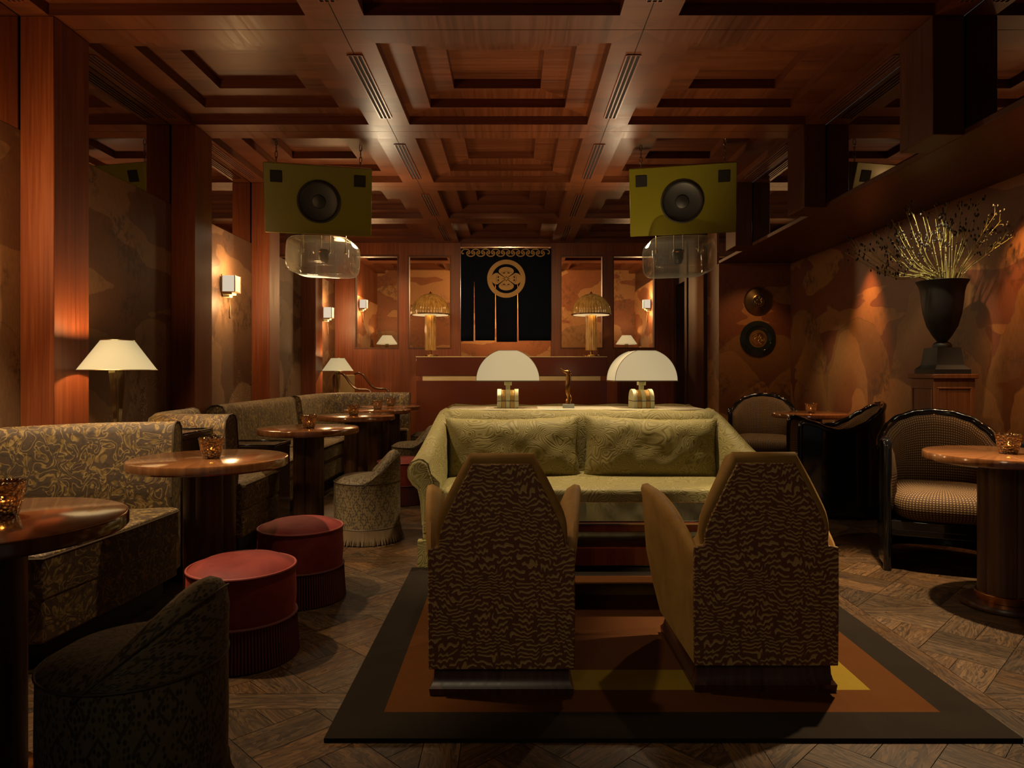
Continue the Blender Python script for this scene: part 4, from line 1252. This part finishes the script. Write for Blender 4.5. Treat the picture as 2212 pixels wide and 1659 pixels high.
def make_bar_lamp():
    t = thing('bar_lamp', '', 'table lamp')
    MB().lathe([(0.0, 0.0), (0.105, 0.0), (0.105, 0.02), (0.1, 0.024), (0.0, 0.024)], 32).build('base', 'brass', t)
    MB().lathe([(0.016, 0.024), (0.016, 0.09)], 16).build('stem', 'brass', t)
    m = MB()
    for i in range(14):
        a = 2 * PI * i / 14
        m.lathe([(0.0165, 0.085), (0.0165, 0.54)], 10, c=(0.058 * math.cos(a), 0.058 * math.sin(a), 0))
    m.build('column', 'amber_glass', t)
    MB().lathe([(0.062, 0.535), (0.062, 0.545)], 24).build('collar', 'brass', t)
    MB().lathe([(0.008, 0.54), (0.008, 0.8)], 8).build('rod', 'brass', t)
    prof = []
    for i in range(15):
        a = PI / 2 * i / 14
        prof.append((max(0.012, 0.25 * math.cos(a)), 0.56 + 0.27 * math.sin(a)))
    inner = [(max(0.01, r - 0.014), z - 0.012) for r, z in prof][::-1]
    so_ = MB().lathe(prof, 240, mod=lambda a, z: 0.985 + 0.05 * abs(math.cos(20 * a)) ** 0.8, caps=False).build('lamp_shade', 'amber_glass', t, angle=70)
    MB().lathe(inner, 48, caps=False).build('shade_lining', 'dome_glow', so_)
    MB().tube([(0.253 * math.cos(a), 0.253 * math.sin(a), 0.556) for a in (2 * PI * i / 64 for i in range(64))], 0.008, 8, closed=True).build('rim', 'brass', so_)
    MB().lathe([(0.03, 0.832), (0.012, 0.842), (0.006, 0.856), (0.0, 0.858)], 16).build('finial', 'brass', so_)
    return t
b0 = make_bar_lamp()
for i, (x, lb) in enumerate([(-1.085, 'ribbed amber glass mushroom lamp on the bar end nearer the banquettes'), (1.03, 'ribbed amber glass mushroom lamp on the bar end nearer the alcove')]):
    o = b0 if i == 0 else dup(b0, None)
    o.location = (x, 9.2, 1.34); o['label'] = lb; o['group'] = 'ribbed amber bar lamps'
    lamp('POINT', (x, 9.2 - 0.09, 1.34 + 0.6), 5.0, WARM, 0.03)

# ------------------------------------------------------------------ the split curtain with its crest
def build_curtain():
    yc = 10.31
    t = thing('curtain', 'navy split doorway curtain with pale round crest and scroll border', 'curtain', (0, yc, 0))
    ed = [-0.768, -0.572, -0.258, 0.069, 0.562]
    zt, zb = 2.95, 1.594
    MB().tube([(-0.775, 0.012, zt + 0.005), (0.563, 0.012, zt + 0.005)], 0.012, 8).build('rod', 'dark_wood', t)
    for i in range(4):
        rows = []
        for zi in range(13):
            z = zt - (zt - zb) * zi / 12 + (0.012 * math.sin(i * 2.3) if zi == 12 else 0)
            k = max(0.0, (zi - 4) / 8)
            a = ed[i] + (0.016 * k if i > 0 else 0)
            b = ed[i + 1] - (0.008 * k if i < 3 else 0)
            row = []
            for q in range(17):
                x = a + (b - a) * q / 16
                row.append((x, -0.004 * k * math.sin(x * 26 + i) - (0.006 if i % 2 and zi > 4 else 0) * k, z))
            rows.append(row)
        o = MB().grid(rows, flip=True).build('cloth_panel', 'navy', t, angle=80)
        sd = o.modifiers.new('solid', 'SOLIDIFY'); sd.thickness = 0.002; sd.offset = 1
    cx, cz, Rr = -0.098, 2.514, 0.281
    yy = -0.012
    def flat(m, pts, y):
        m.prism(pts, y - 0.0006, y, 'y')
    def ringp(m, r0, r1, y, n=64, ex=1.0, ez=1.0, x0=0.0, z0=0.0, a0=0.0, a1=2 * PI):
        for i in range(n):
            A, B = a0 + (a1 - a0) * i / n, a0 + (a1 - a0) * (i + 1) / n
            pts = [(cx + x0 + r * math.cos(a) * ex, cz + z0 + r * math.sin(a) * ez) for r, a in ((r0, A), (r1, A), (r1, B), (r0, B))]
            m.add([(p[0], y, p[1]) for p in pts], [(0, 3, 2, 1)[::-1]])
    g = MB()
    ringp(g, Rr * 0.765, Rr, yy, 96)
    for ax, az, ex, ez in ((0, 0.39, 0.395, 0.225), (0, -0.39, 0.395, 0.225), (-0.5, 0, 0.285, 0.298), (0.5, 0, 0.285, 0.298)):
        flat(g, [(cx + Rr * (ax + ex * math.cos(a)), cz + Rr * (az + ez * math.sin(a))) for a in (2 * PI * i / 40 for i in range(40))], yy)
    flat(g, [(cx + Rr * 0.53 * math.cos(a), cz + Rr * 0.37 * math.sin(a)) for a in (2 * PI * i / 48 for i in range(48))], yy - 0.001)
    g.build('crest', 'crest_gold', t, smooth=False)
    d = MB()
    for k in range(4):
        a = math.radians((36, 144, 216, 324)[k])
        dx, dz = math.cos(a), math.sin(a)
        nx, nz = -dz, dx
        w0, w1 = Rr * 0.012, Rr * 0.03
        flat(d, [(cx + Rr * 0.09 * dx + nx * w0, cz + Rr * 0.09 * dz + nz * w0), (cx + Rr * 0.56 * dx + nx * w1, cz + Rr * 0.56 * dz + nz * w1), (cx + Rr * 0.56 * dx - nx * w1, cz + Rr * 0.56 * dz - nz * w1), (cx + Rr * 0.09 * dx - nx * w0, cz + Rr * 0.09 * dz - nz * w0)][::-1], yy - 0.0025)
        b = (0.0, PI / 2, PI, 3 * PI / 2)[k]
        dx, dz = math.cos(b), math.sin(b); nx, nz = -dz, dx
        r1 = 0.19 if k % 2 == 0 else 0.14
        flat(d, [(cx + Rr * 0.07 * dx + nx * Rr * .01, cz + Rr * 0.07 * dz + nz * Rr * .01), (cx + Rr * r1 * dx + nx * Rr * .016, cz + Rr * r1 * dz + nz * Rr * .016), (cx + Rr * r1 * dx - nx * Rr * .016, cz + Rr * r1 * dz - nz * Rr * .016), (cx + Rr * 0.07 * dx - nx * Rr * .01, cz + Rr * 0.07 * dz - nz * Rr * .01)][::-1], yy - 0.0025)
        for s0, s1 in ((-0.42, -0.12), (0.12, 0.42)):
            ringp(d, Rr * 0.335, Rr * 0.385, yy - 0.0025, 10, 1.2, 0.86, 0, 0, b + s0, b + s1)
        ringp(d, Rr * 0.43, Rr * 0.442, yy - 0.0025, 24, 1.2, 0.86, 0, 0, b - 0.62, b + 0.62)
    ringp(d, Rr * 0.075, Rr * 0.095, yy - 0.0025, 24)
    d.build('crest_lines', 'navy', t, smooth=False)
    s = MB()
    def stroke(pts, w):
        P = catmull([(p[0], 0, p[1]) for p in pts], 6)
        L = len(P)
        row0, row1 = [], []
        for i, p in enumerate(P):
            dd = (P[min(i + 1, L - 1)] - P[max(i - 1, 0)]).normalized()
            nn = Vector((-dd.z, 0, dd.x)) * w
            row0.append((p.x + nn.x, yy, p.z + nn.z)); row1.append((p.x - nn.x, yy, p.z - nn.z))
        s.grid([row0, row1])
    per = 0.1465
    z0 = 2.9
    for i in range(9):
        x = -0.76 + per * (i + 0.45)
        arch = [(0.0225, -0.012), (0.046, -0.02), (0.06, 0.0), (0.05, 0.028), (0.02, 0.046), (-0.02, 0.046), (-0.05, 0.028), (-0.06, 0.0), (-0.046, -0.02), (-0.03, -0.01)]
        arch[0] = (0.03, -0.01)
        stroke([(x + a, z0 + b) for a, b in arch], 0.0078)
        if i < 8:
            stroke([(x + per / 2 + a, z0 - 0.008 - b) for a, b in arch], 0.0078)
    s.build('scroll_border', 'crest_gold', t, smooth=False)
build_curtain()

# ------------------------------------------------------------------ hanging olive loudspeakers and glass globes
def make_speaker():
    t = thing('loudspeaker', '', 'loudspeaker')
    w, h, d = 0.455, 0.295, 0.4
    body = MB().box(-w, w, 0, d, -h, h).build('cabinet', 'speaker_olive', t, bevel=0.006, seg=2)
    def disc(prof, c, name, mt, n=48):
        rows = []
        for r, y in prof:
            rows.append([(c[0] + r * math.cos(a), y, c[1] + r * math.sin(a)) for a in (2 * PI * k / n for k in range(n))])
        MB().grid(rows, cu=True, caps=True, flip=True).build(name, mt, t, angle=40)
    disc([(0.185, -0.001), (0.185, -0.014), (0.172, -0.02), (0.165, -0.012), (0.15, -0.004), (0.06, -0.002), (0.055, -0.012), (0.03, -0.018), (0.002, -0.02)], (0.0, -0.01), 'woofer', 'cone_black')
    for sx in (-1, 1):
        MB().box(sx * 0.35 - 0.05, sx * 0.35 + 0.05, -0.006, 0.002, 0.135, 0.235).build('tweeter', 'void_black', t, bevel=0.006, seg=2)
    # two chains up to the ceiling recess
    return t
def chain(t, x, y, z0, z1):
    m = MB()
    L = 0.06
    n = max(2, int((z1 - z0) / (L * 0.8)))
    st = (z1 - z0) / n
    for i in range(n):
        zc = z0 + st * (i + 0.5)
        pts = []
        for k in range(12):
            a = 2 * PI * k / 12
            u, v = 0.011 * math.cos(a), (st * 0.62) * math.sin(a)
            pts.append((x + (u if i % 2 else 0), y + (0 if i % 2 else u), zc + v))
        m.tube(pts, 0.0038, 6, closed=True)
    m.build('chain', 'chrome', t, angle=60)
sp0 = make_speaker()
TILT, YAW = math.radians(17), math.radians(13.5)
def place_speaker(o, sx, lb):
    # the cabinet tips down to the seats and turns to the middle of the room
    o.location = (1.70 * -sx if sx > 0 else 1.482, 6.12, 2.645)
    o['label'] = lb; o['group'] = 'hanging olive loudspeakers'
    rot = Matrix.Rotation(YAW * sx, 4, 'Z') @ Matrix.Rotation(TILT, 4, 'X')
    for c in kids(o):
        c.matrix_local = rot
    for x in (-0.36, 0.36):
        p = rot @ Vector((x, 0.16, 0.295))
        chain(o, p.x, p.y, p.z - 0.01, 3.178 - 2.645)
sp1 = dup(sp0, (0, 0, 0))
place_speaker(sp0, 1, 'olive yellow loudspeaker hanging on chains on the banquette side')
place_speaker(sp1, -1, 'olive yellow loudspeaker hanging on chains on the alcove side')

def make_globe():
    t = thing('glass_globe', '', 'glass globe')
    m = MB()
    m.soft(0.288, 0.26, 0.165, (0, 0, 0), 0.3, 40, 72)
    m.build('glass_shell', 'globe_glass', t, angle=80)
    dr_ = MB().lathe([(0.004, -0.06), (0.03, -0.055), (0.045, -0.02), (0.05, 0.03), (0.04, 0.07), (0.002, 0.075)], 24).build('driver', 'cone_black', t)
    MB().tube([(0.048 * math.cos(a), 0.048 * math.sin(a), 0.045) for a in (2 * PI * i / 32 for i in range(32))], 0.004, 6, closed=True).build('ring', 'copper', dr_)
    for x, z in ((-0.03, 0.06), (0.05, 0.06), (-0.19, 0.06), (0.19, 0.06)):
        rd = MB().tube([(x, 0, z), (x, 0, 0.197)], 0.0045, 6).build('rod', 'dull_brass', t)
        MB().lathe([(0.009, z - 0.02), (0.009, z + 0.01)], 10, c=(x, 0, 0)).build('rod_end', 'dull_brass', rd)
    return t
g0 = make_globe()
for i, (x, lb) in enumerate([(-1.69, 'clear rounded glass globe on rods under the loudspeaker on the banquette side'), (1.475, 'clear rounded glass globe on rods under the loudspeaker on the alcove side')]):
    o = g0 if i == 0 else dup(g0, None)
    o.location = (x, 6.25, 2.168); o['label'] = lb; o['group'] = 'hanging glass globes'
    o.rotation_euler = (0, 0.035 if i == 0 else -0.03, 0)

# ------------------------------------------------------------------ black lacquer tub armchairs
def make_tub():
    t = thing('tub_armchair', '', 'armchair')
    half = [(-0.335, -0.33), (-0.35, -0.18), (-0.348, 0.0), (-0.32, 0.15), (-0.24, 0.27), (-0.12, 0.325), (0.0, 0.34)]
    plan = catmull([(x, y, 0) for x, y in half] + [(-x, y, 0) for x, y in half[-2::-1]], 6)
    L = len(plan)
    rim = [(0.0, 0.735), (0.05, 0.75), (0.12, 0.735), (0.2, 0.7), (0.28, 0.68), (0.36, 0.69), (0.48, 0.735), (0.6, 0.8), (0.72, 0.85), (0.85, 0.88), (1.0, 0.89)]
    def zr(s):
        s = s if s <= 0.5 else 1 - s
        s *= 2
        for (a, za), (b, zb) in zip(rim, rim[1:]):
            if a <= s <= b:
                k = (s - a) / (b - a)
                k = k * k * (3 - 2 * k) * 0.5 + k * 0.5
                return za + (zb - za) * k
        return rim[-1][1]
    shell, inner, top = [], [], []
    for i, p in enumerate(plan):
        d = (plan[min(i + 1, L - 1)] - plan[max(i - 1, 0)]).normalized()
        nr = Vector((d.y, -d.x, 0))
        if nr.dot(p) > 0: nr = -nr          # inward
        z = zr(i / (L - 1))
        shell.append([p + Vector((0, 0, 0.03)), p + Vector((0, 0, 0.4)), p + Vector((0, 0, z)), p + nr * 0.03 + Vector((0, 0, z)), p + nr * 0.03 + Vector((0, 0, 0.03))])
        q = max(0.0, min(1.0, min(i, L - 1 - i) / 4))
        inner.append([p + nr * 0.03 + Vector((0, 0, 0.3)), p + nr * (0.035 + 0.045 * q) + Vector((0, 0, 0.36)), p + nr * (0.035 + 0.05 * q) + Vector((0, 0, 0.55)), p + nr * (0.035 + 0.035 * q) + Vector((0, 0, z - 0.07)), p + nr * (0.034 + 0.01 * q) + Vector((0, 0, z - 0.025)), p + nr * 0.029 + Vector((0, 0, z - 0.018))])
        top.append(p + nr * 0.014 + Vector((0, 0, z)))
    MB().grid(shell, cu=True, caps=True, flip=True).build('shell', 'black_lacquer', t, angle=40)
    MB().grid(inner, cu=True, caps=True, flip=True).build('inner_upholstery', 'weave_cloth', t, angle=70)
    a, b = top[0], top[-1]
    pts = [Vector((a.x, a.y, 0.0))] + [Vector((a.x, a.y - 0.004, z)) for z in (0.2, 0.5, 0.66)] + [Vector((a.x, a.y - 0.002, 0.715))] + top + [Vector((b.x, b.y - 0.002, 0.715))] + [Vector((b.x, b.y - 0.004, z)) for z in (0.66, 0.5, 0.2)] + [Vector((b.x, b.y, 0.0))]
    MB().tube(pts, 0.0225, 12).build('rim', 'black_lacquer', t, angle=60)
    MB().tube([p + Vector((0, 0, -0.024)) - Vector((p.x, p.y, 0)).normalized() * 0.022 for p in top[2:-2]], 0.004, 6).build('nail_trim', 'brown_edge', t)
    poly = [(p.x * 0.9, p.y * 0.9 - 0.012) for p in plan[::2]]
    MB().prism(poly[::-1] if sum(poly[i - 1][0] * poly[i][1] - poly[i][0] * poly[i - 1][1] for i in range(len(poly))) < 0 else poly, 0.2, 0.29).build('seat_rail', 'black_lacquer', t, bevel=0.006)
    MB().box(-0.31, 0.31, -0.325, -0.295, 0.235, 0.29).build('front_rail', 'black_lacquer', t, bevel=0.005)
    MB().soft(0.292, 0.325, 0.095, (0, -0.055, 0.375), 0.42, 18, 40).build('seat_cushion', 'weave_cloth', t, angle=80)
    return t
c0 = make_tub()
for i, (x, y, rz, lb) in enumerate([(2.59, 4.22, -23, 'black lacquer tub armchair facing the room, front table and candle before it'), (2.66, 5.72, -104, 'black lacquer tub armchair showing its dark side, below the urn\'s pedestal'),
                                    (2.7, 7.55, -20, 'black lacquer tub armchair farthest in the alcove, behind the small table')]):
    o = c0 if i == 0 else dup(c0, None)
    o.location = (x, y, 0); o.rotation_euler = (0, 0, math.radians(rz)); o['label'] = lb; o['group'] = 'black lacquer tub armchairs'

# carved open armchair behind the corner banquette
t = thing('carved_armchair', 'carved walnut open armchair with pale back, behind the corner banquette', 'armchair', (-2.1, 9.74, 0), math.radians(-15))
MB().box(-0.27, -0.235, -0.24, 0.24, 0.5, 1.1).build('backrest', 'chair_linen', t, bevel=0.012, seg=3)
MB().box(-0.26, 0.24, -0.27, 0.27, 0.38, 0.46).build('seat', 'chair_linen', t, bevel=0.02, seg=3)
for sy in (-1, 1):
    y = sy * 0.275
    arm = [(-0.23, y, 0.46), (-0.26, y, 0.8), (-0.285, y, 1.02), (-0.27, y, 1.1), (-0.2, y, 1.13), (-0.12, y, 1.09), (-0.03, y, 0.98), (0.05, y, 0.915), (0.14, y, 0.9), (0.22, y, 0.9), (0.265, y, 0.87), (0.28, y, 0.8), (0.26, y, 0.6), (0.24, y, 0.42)]
    MB().tube(catmull(arm, 6), 0.0175, 10).build('armrest', 'frame_walnut', t)
    for x in (-0.23, 0.24):
        MB().tube([(x, y, 0.44), (x, y, 0.0)], [0.024, 0.016], 10).build('leg', 'frame_walnut', t)

# ------------------------------------------------------------------ pedestal, urn and branches
PXc, PYc = 2.975, 4.845
t = thing('pedestal', 'square panelled wooden pedestal against the painted wall, carrying the black urn', 'pedestal', (PXc, PYc, 0))
MB().box(-0.14, 0.14, -0.135, 0.135, 0.0, 1.1).build('body', 'pedestal_wood', t, bevel=0.003)
MB().box(-0.155, 0.155, -0.15, 0.15, 1.1, 1.131).build('top', 'pedestal_wood', t, bevel=0.004)
def frame_on(axis, s):
    m = MB()
    w = 0.012
    for (u0, u1, v0, v1) in ((-0.118, 0.118, 1.03, 1.042), (-0.118, 0.118, 0.12, 0.132), (-0.118, -0.106, 0.132, 1.03), (0.106, 0.118, 0.132, 1.03)):
        if axis == 'y': m.box(u0, u1, -0.141, -0.134, v0, v1)
        else: m.box(-0.146, -0.139, u0, u1, v0, v1)
    m.build('panel_frame', 'pedestal_wood', t, bevel=0.003)
frame_on('y', 1); frame_on('x', 1)
t = thing('urn', 'tall matte black urn on a square foot, standing on the wooden pedestal', 'urn', (PXc, PYc, 1.131))
up = [(0.005, 0.226), (0.032, 0.226), (0.058, 0.262), (0.096, 0.333), (0.119, 0.425), (0.128, 0.5), (0.134, 0.566), (0.145, 0.61), (0.163, 0.643), (0.16, 0.645), (0.14, 0.61), (0.126, 0.55), (0.112, 0.43), (0.09, 0.345), (0.05, 0.28), (0.0, 0.272)]
MB().lathe(up, 56, caps=False).build('bowl', 'matte_black', t, angle=50)
MB().lathe([(0.0, 0.18), (0.058, 0.182), (0.06, 0.195), (0.052, 0.212), (0.034, 0.224), (0.03, 0.228)], 32).build('knob', 'matte_black', t)
rows = []
for z, h in ((0.0, 0.122), (0.032, 0.122), (0.06, 0.096), (0.064, 0.094), (0.182, 0.08)):
    rows.append([(-h, -h, z), (h, -h, z), (h, h, z), (-h, h, z)])
MB().grid(rows, cu=True, caps=True).build('foot', 'matte_black', t, angle=20)

def branches():
    rr = random.Random(11)
    URN = Vector((PXc, PYc, 1.131))
    spots = []
    for (n, a0, a1, e0, e1) in (
            (18, (-0.1, -0.085), (-0.015, 0.06), (-0.68, 0.78), (-0.17, 1.13)),
            (9, (0.0, -0.08), (0.045, 0.06), (-0.13, 1.02), (0.05, 1.16)),
            (9, (0.062, -0.07), (0.1, 0.04), (0.07, 1.16), (0.25, 0.86))):
        m_ = 3
        for q in range(n):
            s_, t_ = (q // m_ + 0.5 + rr.uniform(-0.3, 0.3)) / (n // m_), (q % m_ + 0.5 + rr.uniform(-0.3, 0.3)) / m_
            lip = Vector((a0[0] + (a1[0] - a0[0]) * s_, a0[1] + (a1[1] - a0[1]) * t_, 0.655))
            yy = (-0.2 + 0.33 * t_) if a0[0] < 0 else ((-0.22 + 0.28 * t_) if a0[0] < 0.05 else (-0.42 + 0.32 * t_))
            zz = e0[1] + (e1[1] - e0[1]) * s_ + (t_ - 0.5) * 0.14
            spots.append((lip, Vector((e0[0] + (e1[0] - e0[0]) * s_, yy, min(zz, 1.2))), 0.06 if a0[0] < -0.05 else -0.02))
    for lip, e, sag in spots:
        a = Vector((lip.x * 0.6, lip.y * 0.6, 0.4))
        mid = lip.lerp(e, 0.5) + Vector((0, 0, -sag))
        P = catmull([a, lip, mid, e], 9)
        t = thing('dried_branch', 'thin dried branch with dark pods fanning out of the black urn', 'branch', URN, 0, 'dried branches in the black urn')
        m = MB()
        L = len(P)
        m.tube(P, [0.0038 * (1 - 0.7 * k / L) for k in range(L)], 6)
        pods = MB()
        for k in range(rr.randint(2, 4)):
            q = rr.randint(int(L * 0.62), L - 2)
            b = P[q]
            dr = (P[q + 1] - P[q]).normalized()
            tip = b + (dr + Vector((rr.uniform(-.8, .8), rr.uniform(-.6, .6), rr.uniform(-.1, .7)))).normalized() * rr.uniform(0.04, 0.11)
            if URN.x + tip.x > XW - 0.03: continue
            m.tube(catmull([b, b.lerp(tip, 0.5) + Vector((0, 0, 0.015)), tip], 4), [0.0018, 0.0018] + [0.0012] * 7, 5)
            for _ in range(rr.randint(1, 3)):
                c = tip + Vector((rr.uniform(-0.02, 0.02), rr.uniform(-0.02, 0.02), rr.uniform(-0.02, 0.02)))
                pods.soft(0.0055, 0.0055, 0.011, c, 1.0, 6, 8)
        for k in range(rr.randint(3, 7)):
            c = P[rr.randint(int(L * 0.66), L - 1)] + Vector((rr.uniform(-0.03, 0.03), rr.uniform(-0.03, 0.03), rr.uniform(-0.03, 0.03)))
            pods.soft(0.0055, 0.0055, 0.0095, c, 1.0, 6, 8)
        m.build('stem', 'twig', t, angle=80)
        pods.build('dark_pods', 'pod', t, angle=80)  # dark pods on the twigs, not foliage
        nb = MB()
        for k in range(6):
            c = P[rr.randint(int(L * 0.42), int(L * 0.85))] + Vector((rr.uniform(-0.005, 0.005),) * 3)
            nb.soft(0.0035, 0.0035, 0.005, c, 1.0, 5, 6)
        nb.build('buds', 'bud', t, angle=80)  # small pale buds along the stem
branches()

# ------------------------------------------------------------------ metal plates on the alcove wall
def plate(name_lb, x, z, r, dark):
    t = thing('wall_plate', name_lb, 'plate', (x, YALC, z))
    def disc(prof, name, mt, n=64):
        rows = [[(q * math.cos(a), -y, q * math.sin(a)) for a in (2 * PI * k / n for k in range(n))] for q, y in prof]
        MB().grid(rows, cu=True, caps=True, flip=True).build(name, mt, t, angle=45)
    if dark:
        disc([(r * 0.97, 0.0), (r, 0.006), (r * 0.99, 0.012), (r * 0.72, 0.02), (r * 0.7, 0.016), (r * 0.45, 0.01)], 'rim', 'glass_dark')
        disc([(r * 0.7, 0.0), (r * 0.695, 0.014), (r * 0.5, 0.011), (r * 0.38, 0.011)], 'well', 'dull_brass')
    else:
        disc([(r * 0.97, 0.0), (r, 0.006), (r * 0.97, 0.014), (r * 0.9, 0.012), (r * 0.85, 0.015), (r * 0.5, 0.009), (r * 0.46, 0.012)], 'rim', 'pewter')
    m = MB()
    rr = random.Random(4 if dark else 8)
    q = r * (0.36 if dark else 0.43)
    rows = [[(k * math.cos(a), -y, k * math.sin(a)) for a in (2 * PI * j / 40 for j in range(40))] for k, y in ((q, 0.008), (q, 0.018), (q * 0.92, 0.02), (q * 0.88, 0.014), (0.002, 0.015))]
    m.grid(rows, cu=True, caps=True, flip=True)
    for _ in range(22):
        a, k = rr.uniform(0, 2 * PI), q * 0.75 * math.sqrt(rr.random())
        m.soft(q * rr.uniform(.06, .16), 0.006, q * rr.uniform(.06, .2), (k * math.cos(a), -0.015, k * math.sin(a)), 1.0, 6, 8)
    m.build('relief', 'brass' if dark else 'pewter', t, angle=60)
plate('round pewter plate with raised relief, the upper of two on the alcove wall', 2.87, 1.97, 0.168, False)
plate('dark dish with brass relief centre, the lower of two on the alcove wall', 2.866, 1.53, 0.21, True)
